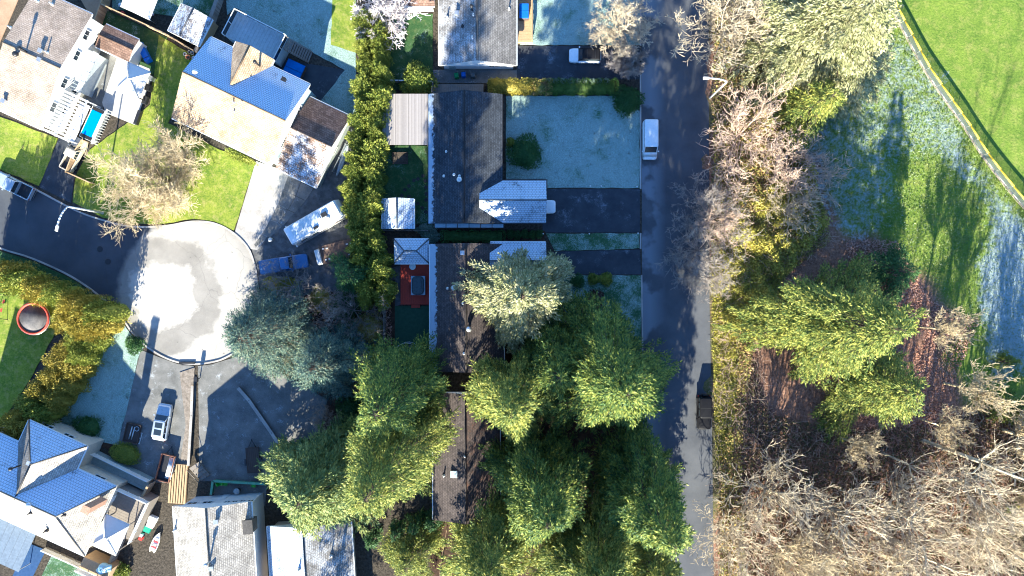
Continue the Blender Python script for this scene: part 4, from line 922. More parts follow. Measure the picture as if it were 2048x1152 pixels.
def hedge_mesh(seed, rx, ry, h, n, leaf, mat):
    """clipped box hedge: leaves all over a rounded block"""
    rng = np.random.default_rng(seed); at, al, ae = 4 * rx * ry, 4 * rx * h, 4 * ry * h; t = at + al + ae
    k = rng.random(n) * t; a, b = rng.uniform(-1, 1, n), rng.uniform(-1, 1, n); sg = np.where(rng.random(n) < .5, -1.0, 1.0)
    top = k < at; lon = (k >= at) & (k < at + al)
    P = np.stack([np.where(top | lon, a * rx, sg * rx), np.where(top, b * ry, np.where(lon, sg * ry, a * ry)), np.where(top, h, (b * .5 + .5) * h)], 1)
    Nn = np.stack([np.where(top | lon, 0, sg), np.where(lon, sg, 0), np.where(top, 1.0, 0)], 1)
    wob = .10 * np.sin(P[:, :1] * 3.1 + seed) + .07 * np.sin(P[:, :1] * 7.3 + P[:, 1:2] * 5)
    P = P * np.array([.97, .92, 1]) + Nn * wob + rng.normal(0, .04, (n, 3)); D = Nn + rng.normal(0, .6, (n, 3)); D[:, 2] += .3
    ln = leaf * rng.uniform(.6, 1.35, n); V, F = kites(P, D, ln, ln * .55, rng, .7); bq = len(V)
    x, y, z = rx * .9, ry * .8, h * .92
    vv = np.array([(-x, -y, 0), (x, -y, 0), (x, y, 0), (-x, y, 0), (-x, -y, z), (x, -y, z), (x, y, z), (-x, y, z)]); ff = np.array([(4, 5, 6, 7), (0, 1, 5, 4), (1, 2, 6, 5), (2, 3, 7, 6), (3, 0, 4, 7)]) + bq
    return np_mesh('foliage', np.concatenate([V, vv]), np.concatenate([F, ff]), mat)
# ---- shrubs and hedges: leaf shells over a rounded body
def shrub_mesh(seed, rx, ry, h, n, leaf, mat, lump=.15, flat=0.0, box=2.0):
    rng = np.random.default_rng(seed)
    th = rng.random(n) * 2 * np.pi; u = rng.random(n) ** .8; ph = np.arccos(u)      # upper half dome, biased to the top
    s, c = np.sin(ph), np.cos(ph); e = 2.0 / box
    f = lambda v: np.sign(v) * np.abs(v) ** e
    k = 1 + lump * (np.sin(3 * th + 1.3 * seed) * s + np.sin(7 * th + ph * 6 + seed) * .5) + rng.normal(0, .05, n)
    dep = 1 - rng.random(n) ** 2 * .25
    P = np.stack([f(np.cos(th) * s) * rx * k * dep, f(np.sin(th) * s) * ry * k * dep, .08 * h + f(c) * h * .92 * (k * .5 + .5) * dep], 1)
    D = np.stack([np.cos(th) * s, np.sin(th) * s, c * .8 + .25], 1) + rng.normal(0, .45, (n, 3))
    ln = leaf * rng.uniform(.6, 1.35, n); V, F = kites(P, D, ln, ln * .55, rng, .6)
    # inner body so that no ground shines through
    m_n, m_k = 14, 6; b = len(V); vv = []; ff = []
    for j in range(m_k):
        q = math.pi / 2 * j / (m_k - 1) * .98
        for i in range(m_n):
            a = 2 * math.pi * i / m_n; vv.append((f(np.array(math.cos(a) * math.cos(q))) * rx * .8, f(np.array(math.sin(a) * math.cos(q))) * ry * .8, f(np.array(math.sin(q))) * h * .8))
    for j in range(m_k - 1):
        for i in range(m_n): ff.append((b + j * m_n + i, b + j * m_n + (i + 1) % m_n, b + (j + 1) * m_n + (i + 1) % m_n, b + (j + 1) * m_n + i))
    return np_mesh('foliage', np.concatenate([V, np.array(vv, float)]), np.concatenate([F, np.array(ff)]), mat)
STEM = MB().tube((0, 0, 0), (.03, .02, .6), .07, .04, 6).tube((0, 0, .2), (.25, .1, .6), .04, .02, 5).tube((0, 0, .2), (-.2, -.15, .6), .04, .02, 5).mesh('stem', BARK)
def plant_shrub(name, label, px, py, me, group=None, zm=.6, rz=0.0, sc=(1, 1, 1), cat='shrub'):
    p = W(px, py, zm); p.z = 0; e = thing(name, label, cat, p, rz, group); e.scale = sc
    link('foliage', me, e); link('stem', STEM, e); return e
def one(name, label, px, py, r, h, mat, n=1800, leaf=.2, ry=None, group=None, seed=None, **k):
    seed = seed or int(px * 3 + py); rz = k.pop('rz', 0.0)
    return plant_shrub(name, label, px, py, shrub_mesh(seed, m_(r), m_(ry or r), h, n, leaf, mat, **k), group, h * .5, rz)
one('bush', 'yellow-green bush by the fence below the curved lawn edge', 835, 160, 34, 2.4, LF_LIME, 2600, .26)
one('bush', 'round dark bush at the road end of the clipped hedge', 1255, 199, 29, 1.8, LF_SHRUB, 2600, .22)
one('bush', 'leafy bush at the front of the slate house', 1050, 304, 33, 2.0, LF_SHRUB, 2600, .24)
one('bush', 'small yellowish bush against the slate house front', 1022, 285, 9, 1.2, LF_LIME, 500, .2)
one('bush', 'frosted bush beside the frost-blue shed', 852, 458, 21, 1.3, LF_FROSTY, 1300, .18, ry=10)
one('bush', 'frosted bush beside the gazebo corner', 862, 474, 20, 1.2, LF_FROSTY, 1300, .18, ry=11)
plant_shrub('clipped_hedge', 'low green hedge along the lean-to', 946, 473, hedge_mesh(77, m_(64), m_(10), 1.1, 4200, .16, LF_SHRUB), zm=.5, cat='hedge')
for i in range(5): one('round_shrub', 'small round shrub in the row beside the frosted garage wing', 1022 + i * 14, 468 + (i % 2) * 2, 8.5, .9, LF_SHRUB, 420, .15, group='round shrubs beside the frosted garage wing')
one('round_shrub', 'dark round shrub next to the two bright ones', 1156, 561, 13, .9, LF_SHRUB, 800, .17)
for px, r in ((1187, 11), (1212, 13)): one('round_shrub', 'bright green round shrub at the edge of the shaded drive', px, 558, r, .9, LF_LIME if r < 12 else LF_HEDGE, 800, .18, group='bright shrubs beside the shaded drive')
one('dead_shrub', 'brown twiggy mound on the shaded front lawn', 1190, 601, 17, .7, mat_leaf('dead_twigs', [(.03, .015, .012), (.08, .04, .03), (.14, .08, .06)]), 900, .2, ry=24)
one('round_shrub', 'smallest round shrub behind the hip-roofed house', 135, 843, 12, .9, LF_FROSTY, 700, .15)
one('round_shrub', 'large round shrub behind the hip-roofed house', 172, 857, 27, 1.4, LF_SHRUB, 1900, .2)
one('oval_shrub', 'clipped oval shrub between the open trailer and the front steps', 249, 908, 32, 1.3, LF_HEDGE, 2600, .16, ry=21, rz=-.35, lump=.04)
one('bush', 'little green bush on the edge of the dark back lawn', 766, 360, 9, 1.0, LF_LIME, 500, .2)
one('bush', 'dark bush overhanging the frosted lawn kerb', 268, 690, 18, 1.1, LF_SHRUB, 1100, .2)
one('bush', 'reddish low bush in the shaded bed above the spruces', 640, 600, 26, 1.0, LF_BRAMBLE, 1300, .22)
one('bush', 'dry grassy clump beside the old blue pickup', 560, 568, 34, .9, LF_IVY, 1600, .28, ry=14)
one('bush', 'mottled bush in the shaded bed by the gravel path', 735, 660, 36, 1.6, LF_BRAMBLE, 2200, .24)
one('bush', 'green bush in the shaded bed below the small dark conifer', 700, 660, 24, 1.4, LF_SHRUB, 1300, .24)
one('bush', 'dark bush at the wood edge beside the mottled one', 690, 610, 30, 1.5, LF_SHRUB, 1500, .24)
one('bush', 'bush at the corner between deodar and cedar', 700, 820, 30, 2.5, LF_SHRUB, 1500, .26)
one('low_shrub', 'strip of shrubs along the sandy house front', 478, 312, 34, .8, LF_HEDGE, 1300, .18, ry=8, rz=-.45)
one('bush', 'ferny green bush at the end of the wrecked yard', 240, 1142, 14, 1.2, LF_LIME, 500, .35)
# clipped front hedge: golden, brown and green lengths
for lab, x0, x1, mt, hh in (('golden length of clipped hedge beside the frosted lawn', 976, 1076, LF_GOLD, 1.8), ('brownish short length of clipped hedge', 1060, 1102, LF_BRAMBLE, 1.7), ('green length of clipped hedge with frosty topknots', 1086, 1234, LF_GREEN, 1.6)):
    plant_shrub('clipped_hedge', lab, (x0 + x1) / 2, 174, hedge_mesh(x0, m_((x1 - x0) / 2), m_(13), hh, int((x1 - x0) * 46), .17, mt), zm=.8, cat='hedge')
kn = shrub_mesh(5, .62, .55, .7, 420, .14, LF_FROSTY, .1)
for i in range(9): plant_shrub('hedge_topknot', 'frosty rounded shrub along the driveway side of the clipped hedge', 1096 + i * 14.5, 166, kn, 'frosty shrubs behind the clipped hedge', .8, i * .7, (1, 1, 2.6))
# tall cedar hedge down the middle: individual columns
hm = [shrub_mesh(20 + i, 1.35, 1.35, 4.6, 3800, .21, LF_HEDGE, .3, box=2.4) for i in range(4)]
rng = random.Random(5); y = 45.0; side = 0
while y < 600:
    x = 736 + 12 * math.sin(y * .012) + (6 if y > 470 else 0)
    for sx in (-16, 15):
        s = rng.uniform(.7, 1.2)
        plant_shrub('hedge_cedar', 'tall clipped cedar in the long hedge dividing the back gardens', x + sx + rng.uniform(-5, 5), y + rng.uniform(-5, 5), hm[rng.randrange(4)], 'cedars of the long dividing hedge', 3.0, rng.random() * 6.28, (s, s, rng.uniform(.85, 1.2)), 'hedge')
    y += 25
# golden hedge, left
gm = [shrub_mesh(40 + i, 1.7, 1.7, 4.4, 3800, .23, LF_GOLD if i < 2 else LF_HEDGE, .3, box=2.3) for i in range(4)]
GP = [(-30, 540), (5, 548), (38, 562), (75, 580), (110, 590), (145, 608), (180, 622), (205, 628), (165, 655), (195, 650), (150, 680), (178, 685), (132, 700), (160, 712), (115, 728), (145, 742), (98, 756), (128, 772), (75, 782), (108, 800), (55, 812), (88, 828), (35, 840), (68, 850), (12, 868), (45, 872), (-10, 890), (0, 905), (130, 640)]
for i, (px, py) in enumerate(GP):
    s = rng.uniform(.8, 1.1); tall = i < 10
    plant_shrub('hedge_cedar', 'golden-green cedar in the tall hedge around the trampoline lawn', px + rng.uniform(-4, 4), py, gm[rng.randrange(4)], 'cedars of the golden hedge', 4.2 if tall else 3.0, rng.random() * 6.28, (s, s, rng.uniform(1.4, 1.75) if tall else rng.uniform(.85, 1.15)), 'hedge')

# ---- undergrowth: leaves, brambles and litter nobody could count
def scatter(name, label, cat, poly, n, leaf, mat, hmax, seed, wmul=.6, clump=6.0, up=.4, ok=None):
    rng = np.random.default_rng(seed); xs = [p[0] for p in poly]; ys = [p[1] for p in poly]
    x = rng.uniform(min(xs), max(xs), n * 3); y = rng.uniform(min(ys), max(ys), n * 3); k = in_poly(x, y, poly); x, y = x[k][:n], y[k][:n]; n = len(x)
    X = (x - 1024) / S; Y = (576 - y) / S
    g = np.zeros(n); g2 = np.zeros(n)
    for q in range(9):
        an, ph, wl = rng.random() * 6.28, rng.random() * 6.28, clump * rng.uniform(.5, 1.6); g += np.sin((X * math.cos(an) + Y * math.sin(an)) * 6.28 / wl + ph); g2 += np.sin((X * math.cos(an + 1) + Y * math.sin(an + 1)) * 6.28 / wl * 3.1 + ph * 2)
    g = (g / 5 + .5).clip(0, 1.2); g2 = (g2 / 5 + .5).clip(0, 1.2)
    z = .05 + hmax * (g * .65 + g2 * .35) * rng.random(n) ** .5
    D = np.stack([rng.normal(0, 1, n), rng.normal(0, 1, n), rng.normal(0, .5, n) + up], 1)
    ln = leaf * rng.uniform(.5, 1.5, n); V, F = kites(np.stack([X, Y, z], 1), D, ln, ln * wmul, rng, .8)
    o = link(name, np_mesh(name, V, F, mat)); return tag(o, label, cat, kind='stuff')
STRIP = [(1428, -60), (1520, -60), (1560, 150), (1600, 300), (1640, 400), (1660, 480), (1560, 560), (1520, 700), (1540, 830), (1700, 860), (1850, 830), (1960, 800), (2120, 800), (2120, 1260), (1434, 1260), (1426, 800), (1422, 600), (1424, 200)]
ROADSIDE = [(1428, -60), (1520, -60), (1560, 150), (1600, 300), (1640, 400), (1660, 480), (1560, 560), (1500, 700), (1480, 900), (1490, 1260), (1434, 1260), (1440, 920), (1466, 780), (1474, 560), (1424, 470), (1424, 200)]
WOODS = [(1500, 700), (1540, 830), (1700, 860), (1850, 850), (1960, 820), (2120, 810), (2120, 1260), (1490, 1260), (1480, 900)]
scatter('brambles', 'tangled brown and olive bramble undergrowth east of the road', 'brambles', ROADSIDE, 48000, .26, LF_BRAMBLE, 1.3, 1)
scatter('understory', 'dark brown understory and dead leaves beneath the bare alders', 'undergrowth', WOODS, 52000, .28, LF_WOOD, 1.0, 7)
scatter('ground_ivy', 'yellow-green ivy bank along the road edge', 'ivy', [(1422, 480), (1470, 490), (1482, 640), (1474, 760), (1458, 920), (1432, 920), (1424, 700)], 20000, .2, LF_IVY, .5, 2)
scatter('bramble_thicket', 'sunny olive bramble thicket beneath the roadside bare trees', 'brambles', [(1440, 400), (1520, 380), (1620, 330), (1650, 450), (1560, 560), (1510, 680), (1440, 640)], 34000, .26, LF_IVY, 2.2, 3)
scatter('fallen_leaves', 'red-brown fallen leaves under the firs', 'leaves', [(1690, 480), (1790, 480), (1850, 590), (1900, 620), (1960, 640), (1900, 780), (1880, 900), (1780, 900), (1700, 820), (1700, 600)], 20000, .22, LF_LITTER, .12, 4)
scatter('fallen_needles', 'brown fallen needles and leaf litter in the shaded beds', 'leaves', [(525, 595), (640, 590), (780, 565), (785, 700), (690, 800), (600, 740), (520, 650)], 9000, .2, LF_LITTER, .15, 5)
scatter('meadow_tufts', 'rough grass tufts across the sunlit and frosted meadow', 'grass', [(1620, 200), (1810, 50), (1880, 190), (2060, 420), (2060, 760), (1980, 740), (1860, 560), (1760, 480), (1660, 420)], 30000, .2, mat_leaf('tuft_grass', [(.05, .10, .03), (.12, .17, .05), (.24, .28, .10), (.40, .45, .40)]), .12, 6, .35, up=.9)
# thin bramble canes
def canes(seed, n, poly, mat, name, label, hmax=1.6):
    rng = np.random.default_rng(seed); xs = [p[0] for p in poly]; ys = [p[1] for p in poly]
    x = rng.uniform(min(xs), max(xs), n * 3); y = rng.uniform(min(ys), max(ys), n * 3); k = in_poly(x, y, poly); x, y = x[k][:n], y[k][:n]; n = len(x)
    p = np.stack([(x - 1024) / S, (576 - y) / S, rng.uniform(0, .3, n)], 1); a = rng.random(n) * 6.28; ln = rng.uniform(.5, 1.6, n)
    P0, P1 = [], []; d = np.stack([np.cos(a), np.sin(a), rng.uniform(.5, 1.6, n)], 1)
    for s in range(3):
        q = p + d * (ln / 3)[:, None]; P0.append(p); P1.append(q); p = q; d = d + rng.normal(0, .25, (n, 3)); d[:, 2] -= .5
    P0, P1 = np.concatenate(P0), np.concatenate(P1); r = np.full(len(P0), .02)
    V, F = tubes(P0, P1, r, r * .8, 3); o = link(name, np_mesh(name, V, F, mat)); return tag(o, label, 'brambles', kind='stuff')
canes(3, 9000, STRIP, BARK_R, 'bramble_canes', 'thin arching bramble canes east of the road')
# ------------------------------------------------------------------ vehicles (local x forward, y left)
PAINT = lambda n, c, metal=.0: mat_plain('paint_' + n, c, .32, metal, .5, .6, dirt=.12)
P_WHITE, P_BLACK, P_BLUE = PAINT('white', (.72, .74, .75)), mat_plain('paint_black', (.010, .010, .012), .55, 0, .12, 0, dirt=.1), PAINT('blue', (.05, .13, .32))
P_SILV, P_BEIGE, P_GREY = PAINT('silver', (.42, .47, .52), .35), PAINT('beige', (.52, .46, .36)), PAINT('grey', (.30, .33, .36), .3)
LAMP_W, LAMP_R = mat_plain('lamp_clear', (.75, .77, .8), .15, dirt=.05), mat_plain('lamp_red', (.45, .02, .02), .2, dirt=.05)
def outline(x0, x1, w, rf, rr, n=5):
    """rounded plan outline: rf front corner radius, rr rear"""
    P = []
    for cx, cy, r, a0 in ((x1 - rf, w - rf, rf, 0), (x0 + rr, w - rr, rr, 90), (x0 + rr, -w + rr, rr, 180), (x1 - rf, -w + rf, rf, 270)):
        for i in range(n): a = math.radians(a0 + 90 * i / (n - 1)); P.append((cx + r * math.cos(a), cy + r * math.sin(a)))
    return P
def wheel(parent, x, y, r=.34, w=.22):
    t = MB().tube((x, y - w / 2, r), (x, y + w / 2, r), r, r, 18).build('wheel', RUBBER, parent)
    MB().tube((x, y - w / 2 - .012, r), (x, y + w / 2 + .012, r), r * .6, r * .6, 14).build('rim', METAL, t)
def vehicle(name, label, px, py, ang, zr, L_=4.5, Wd=1.85, Hh=1.6, wb=.55, wr=.0, rr=-1.5, rb=-2.0, belt=.95, hood=.95, nose=.75, tail=.95, paint=None, roofm=None, cat='car', rf=.55, rrr=.35, rail=False, glass_roof=False, bed=None, wheelr=.34, roofw=.8, group=None):
    """x stations: wb/rb = windscreen and rear window feet, wr/rr = roof front and rear edge; bed = (x0, x1) of an open load bed"""
    p = W(px, py, zr); p.z = 0; e = thing(name, label, cat, p, -math.radians(ang), group)
    w = Wd / 2; x1, x0 = L_ / 2, -L_ / 2
    def zt(x):
        if x > wb: t = (x - wb) / (x1 - wb); return hood * (1 - t ** 1.6) + nose * t ** 1.6
        if x < rb: t = (rb - x) / max(.01, rb - x0); return belt * (1 - t) + tail * t
        return belt
    # body as cross sections along x, rounded in plan and in section
    xs = sorted(set([x0, x0 + .06, x0 + .2, x0 + .45, rb, (rb + wb) / 2, wb, wb + (x1 - wb) * .5, x1 - .45, x1 - .2, x1 - .06, x1] + ([bed[0] - .02, bed[0], bed[1], bed[1] + .02] if bed else [])))
    def hw(x):
        f = 1.0
        if x > x1 - rf: t = (x - (x1 - rf)) / rf; f = 1 - .28 * (1 - math.sqrt(max(0, 1 - t * t)))
        if x < x0 + rrr: t = ((x0 + rrr) - x) / rrr; f = min(f, 1 - .22 * (1 - math.sqrt(max(0, 1 - t * t))))
        return w * f
    rings = []
    for x in xs:
        h = hw(x); z = zt(x)
        if bed and bed[0] <= x <= bed[1]: z = .62
        sec = [(-h * .86, .24), (-h, .42), (-h, z - .22), (-h * .95, z - .05), (-h * .84, z), (h * .84, z), (h * .95, z - .05), (h, z - .22), (h, .42), (h * .86, .24)]
        rings.append([(x, y, q) for y, q in sec])
    MB().stack(rings, 0, True, not bed).build('body', paint, e)
    if bed:
        b = MB(); bl = bed[1] - bed[0]
        for s in (-1, 1): b.box(((bed[0] + bed[1]) / 2, s * (w - .06), .75), (bl, .1, .55))
        b.build('bed_side', paint, e); MB().box((x0 + .07, 0, .78), (.1, Wd - .12, .5)).build('tailgate', paint, e)
        MB().box(((bed[0] + bed[1]) / 2, 0, .64), (bl - .02, Wd - .3, .03)).build('bed_floor', DARKM, e)
    # cabin
    cw = w * .93; rw = w * roofw; zb = belt - .02; zr_ = Hh
    G = lambda a, b2: MB().add(a, [b2])
    q = dict(a=(wb, -cw * .92, zb), b=(wb, cw * .92, zb), c=(wr, rw * .95, zr_ - .06), d=(wr, -rw * .95, zr_ - .06), e=(rb, -cw * .92, zb), f=(rb, cw * .92, zb), g=(rr, rw * .95, zr_ - .06), h=(rr, -rw * .95, zr_ - .06))
    if rb <= x0 + .1: q['e'] = (x0 + .05, -cw * .92, zb); q['f'] = (x0 + .05, cw * .92, zb)
    G([q['a'], q['b'], q['c'], q['d']], (0, 1, 2, 3)).build('windscreen', GLASS, e)
    G([q['f'], q['e'], q['h'], q['g']], (0, 1, 2, 3)).build('rear_window', GLASS, e)
    G([q['b'], q['f'], q['g'], q['c']], (0, 1, 2, 3)).build('side_window', GLASS, e); G([q['e'], q['a'], q['d'], q['h']], (0, 1, 2, 3)).build('side_window', GLASS, e)
    pm = paint if roofm is None else roofm
    for u, v in (('a', 'd'), ('b', 'c'), ('e', 'h'), ('f', 'g')): MB().tube(q[u], q[v], .055, .05, 6).build('pillar', pm, e)
    for s in (-1, 1):
        for t in (.42, .74): a = Vector(q['b' if s > 0 else 'a']).lerp(Vector(q['f' if s > 0 else 'e']), t); c = Vector(q['c' if s > 0 else 'd']).lerp(Vector(q['g' if s > 0 else 'h']), t); MB().tube(a, c, .045, .04, 6).build('pillar', pm, e)
    R1 = outline(rr - .08, wr + .08, rw + .02, .22, .2); R2 = outline(rr + .05, wr - .08, rw - .1, .2, .18)
    ro = MB().stack([[(x, y, zr_ - .1) for x, y in R1], [(x, y, zr_ - .035) for x, y in R1], [(x, y, zr_) for x, y in R2]], 0, True, True).build('roof', roofm or paint, e)
    if glass_roof:
        for a, b2 in ((.12, .45), (.55, .9)): MB().box((wr + (rr - wr) * (a + b2) / 2, 0, zr_ + .004), (abs(rr - wr) * (b2 - a), rw * 1.3, .012)).build('roof_window', GLASS, ro)
    if rail:
        for s in (-1, 1): MB().box(((wr + rr) / 2, s * (rw - .06), zr_ + .03), (abs(wr - rr) * .85, .04, .05)).build('roof_rail', METAL, ro)
    for s in (-1, 1):
        MB().box((x1 - .14, s * w * .62, nose - .12), (.2, .36, .14)).build('headlight', LAMP_W, e)
        MB().box((x0 + .06, s * w * .76, tail - .2), (.12, .26, .22)).build('taillight', LAMP_R, e)
        MB().box((wb - .15, s * (w + .1), belt + .06), (.16, .2, .14)).build('mirror', paint, e)
        for x in (x1 - .85, x0 + .85): wheel(e, x, s * (w - .12), wheelr)
    MB().box((x1 - .04, 0, .42), (.12, Wd * .7, .16)).build('bumper', BLACK, e); MB().box((x0 + .04, 0, .42), (.12, Wd * .74, .16)).build('bumper', BLACK, e)
    return e
v = vehicle('car', 'white car with black roof parked in the shaded driveway', 1171, 108, 181, 1.4, 4.35, 1.9, 1.65, .95, .35, -1.85, -2.1, 1.0, 1.02, .85, 1.0, P_WHITE, P_BLACK, rail=False)
rk = MB()
for x in (-.2, -1.35): rk.box((x, 0, 1.68), (.06, 1.2, .05))
rk.build('roof_rack', BLACK, v)
vehicle('van', 'white delivery van at the kerb of the frosted lawn', 1303, 277, 90, 1.9, 5.3, 1.95, 2.0, 1.75, 1.05, -2.5, -2.6, 1.15, 1.15, .95, 1.15, P_WHITE, None, 'van', roofw=.93, rf=.5)
vehicle('car', 'white car nosing out of the frosted garage wing', 1079, 413, 0, 1.0, 4.4, 1.85, 1.5, .55, -.1, -1.5, -2.0, .92, .95, .78, .95, P_WHITE, rf=.5)
v = vehicle('off_road_car', 'black off-road car parked in the sun at the bramble edge', 1410, 826, 90, 1.3, 4.6, 1.85, 1.85, .75, .55, -2.05, -2.1, 1.05, 1.1, 1.0, 1.05, P_BLACK, P_BLACK, roofw=.84, rf=.25, wheelr=.4)
MB().tube((-2.3, 0, 1.0), (-2.52, 0, 1.0), .38, .38, 18).build('spare_wheel', RUBBER, v)
MB().box((-.7, 0, 1.855), (.05, 1.5, .02)).build('roof_seam', RUBBER, v)
for s in (-1, 1):
    for x in (1.45, -1.45): MB().box((x, s * .95, .82), (1.0, .24, .08)).build('fender', BLACK, v)
vehicle('car', 'silver hatchback with dark roof panels parked on the mossy drive', 321, 845, -80, 1.2, 5.0, 1.95, 1.6, 1.0, .3, -1.9, -2.2, 1.0, 1.0, .8, 1.0, P_SILV, glass_roof=True)
vehicle('pickup_truck', 'silver pickup with empty bed parked on the shaded street', 24, 371, 206, 1.2, 5.4, 1.95, 1.8, 1.15, .7, -.45, -.6, 1.05, 1.08, .95, 1.08, P_SILV, cat='pickup', bed=(-2.55, -.7), rf=.4)
vehicle('pickup_truck', 'old beige pickup with a loaded bed beside the board fence', 143, 308, -62, 1.2, 4.8, 1.8, 1.7, 1.1, .6, -.35, -.5, 1.0, 1.05, .95, 1.05, P_BEIGE, cat='pickup', bed=(-2.25, -.55), rf=.35)
v = vehicle('pickup_truck', 'old blue pickup with covered bed parked below the motorhome', 566, 528, -9, 1.2, 6.6, 2.0, 1.75, 1.3, .85, -.2, -.35, 1.05, 1.1, 1.0, 1.08, P_BLUE, cat='pickup', rf=.4)
MB().box((-1.85, 0, 1.16), (2.75, 1.8, .14)).build('tonneau_cover', mat_plain('tarp_blue', (.08, .15, .30), .6), v)
# motorhome
def motorhome():
    p = W(629, 443, 2.9); p.z = 0; e = thing('motorhome', 'white motorhome with roof hatches parked on the gravel yard', 'motorhome', p, math.radians(30))
    Lm, Wm, Hm = 8.3, 2.5, 3.1
    rings = []
    for x, z0, zt, k in ((-Lm / 2, .6, Hm - .15, .96), (-Lm / 2 + .15, .45, Hm, 1), (Lm / 2 - 1.0, .45, Hm, 1), (Lm / 2 - .45, .45, Hm - .25, .98), (Lm / 2 - .05, .5, Hm - 1.0, .94), (Lm / 2, .6, 1.4, .9)):
        h = Wm / 2 * k; rings.append([(x, -h, z0), (x, -h, zt - .25), (x, -h * .9, zt - .04), (x, h * .9, zt - .04), (x, h, zt - .25), (x, h, z0)])
    MB().stack([r for r in rings][::-1], 0, True, False).build('body', P_WHITE, e)
    # parked with its nose to the lower left
    RM = mat_plain('motorhome_roof', (.62, .66, .66), .6, dirt=.3)
    MB().box((0.1, 0, Hm), (Lm - 1.5, Wm - .36, .06)).build('roof', RM, e)
    for x, y, sx, sy, hh, nm, mt in ((1.6, .1, .8, .6, .25, 'hatch', BLACK), (.75, .25, .45, .9, .08, 'hatch', RM), (-2.0, -.05, .6, .5, .3, 'air_conditioner', WHITE), (-.2, -.85, .7, .35, .15, 'hatch', BLACK), (-1.0, -.6, .6, .6, .12, 'hatch', WHITE)):
        MB().box((x, y, Hm + hh / 2 + .03), (sx, sy, hh), taper=.9).build(nm, mt, e)
    MB().lathe((1.85, -.55, Hm + .04), [(.26, 0), (.26, .1), (.1, .16)], 16).build('vent', WHITE, e)
    MB().add([(-Lm / 2 - .01, -1.0, 1.5), (-Lm / 2 - .01, 1.0, 1.5), (-Lm / 2 - .02, 1.0, 2.4), (-Lm / 2 - .02, -1.0, 2.4)], [(0, 1, 2, 3)]).build('windscreen', GLASS, e)
    for s in (-1, 1):
        for x in (-2.6, -.9, 1.0, 2.6): MB().box((x, s * (Wm / 2 + .005), 2.0), (.9, .03, .55)).build('window', GLASS, e)
        MB().box((-.2, s * (Wm / 2 + .012), 1.15), (7.0, .02, .18)).build('stripe', mat_plain('stripe_brown', (.30, .18, .12), .5), e)
        for x in (-2.9, 2.2): wheel(e, x, s * (Wm / 2 - .2), .42, .26)
        MB().box((-Lm / 2 + .25, s * (Wm / 2 + .2), 1.9), (.15, .3, .3)).build('mirror', WHITE, e)
    MB().tube((-.2, -Wm / 2 - .1, 2.75), (3.6, -Wm / 2 - .1, 2.75), .1, .1, 10).build('awning', WHITE, e)
    return e
motorhome()
# trailers
def trailer(name, label, px, py, ang, L_, Wd, hs, mat, floor, hitch=1, group=None):
    p = W(px, py, .8); p.z = 0; e = thing(name, label, 'trailer', p, -math.radians(ang), group)
    MB().box((0, 0, .55), (L_, Wd, .1)).build('floor', floor, e)
    for s in (-1, 1):
        MB().box((0, s * (Wd / 2 - .03), .55 + hs / 2), (L_, .06, hs)).build('side', mat, e); wheel(e, -.2, s * (Wd / 2 + .12), .32, .2)
        MB().box((-.2, s * (Wd / 2 + .13), .7), (.9, .24, .05)).build('fender', DARKM, e)
        MB().box((s * (L_ / 2 - .03), 0, .55 + hs / 2), (.06, Wd - .13, hs)).build('gate', mat, e)
    if hitch: MB().tube((L_ / 2, .5, .5), (L_ / 2 + 1.0, 0, .48), .05, .05, 6).tube((L_ / 2, -.5, .5), (L_ / 2 + 1.0, 0, .48), .05, .05, 6).box((L_ / 2 + 1.05, 0, .5), (.2, .14, .1)).build('hitch', DARKM, e)
    return e
t = trailer('utility_trailer', 'open rusty utility trailer carrying white pipes beside the plank walkway', 331, 936, -76, 3.7, 1.9, .5, mat_plain('rusty_metal', (.28, .13, .08), .8), DARKM)
pb = thing('pipe_bundle', 'bundle of white pipes lying in the open rusty trailer', 'pipes', (0, 0, 0)); o = W(337, 936, 1.0); pb.location = (o.x, o.y, .6); pb.rotation_euler = (0, 0, math.radians(76))
for i in range(5): MB().tube((-1.55, -.45 + i * .17, .1 + .02 * (i % 2)), (1.35, -.45 + i * .17, .1), .075, .075, 8).build('pipe', WHITE, pb)
MB().box((-.1, -.12, .04), (.9, .9, .05)).build('strap', mat_plain('strap_blue', (.05, .18, .45), .7), pb)
t = trailer('plank_trailer', 'flat dark plank trailer parked on the lower mossy drive', 505, 921, -95, 3.5, 1.8, .12, WOODD, WOODD)
for i in range(7): MB().box((-.0, -.78 + i * .26, .62), (3.4, .24, .04)).build('plank', WOODD, t)
t = trailer('covered_trailer', 'dark wooden deck trailer with white boxes at its front by the hedge end', 676, 502, 165, 5.0, 2.5, .1, WOODD, WOODD, 0)
PLK = mat_plain('trailer_plank', (.13, .085, .065), .85)
for i in range(9): MB().box((.0, -1.1 + i * .275, .75), (4.9, .26, .05)).build('plank', PLK, t)
for i, (x, y) in enumerate([(-1.9, .85), (-1.4, .85), (1.4, .75), (1.9, .75), (-1.9, -.6), (-1.4, -.6), (1.4, -.75), (1.9, -.8)]): MB().box((x, y, .8), (.26, .17, .08)).build('tie_plate', WHITE, t)
b = MB().box((2.75, .1, .9), (.7, 2.2, .7), taper=.85).build('front_box', mat_plain('white_tarp', (.62, .66, .68), .7), t)
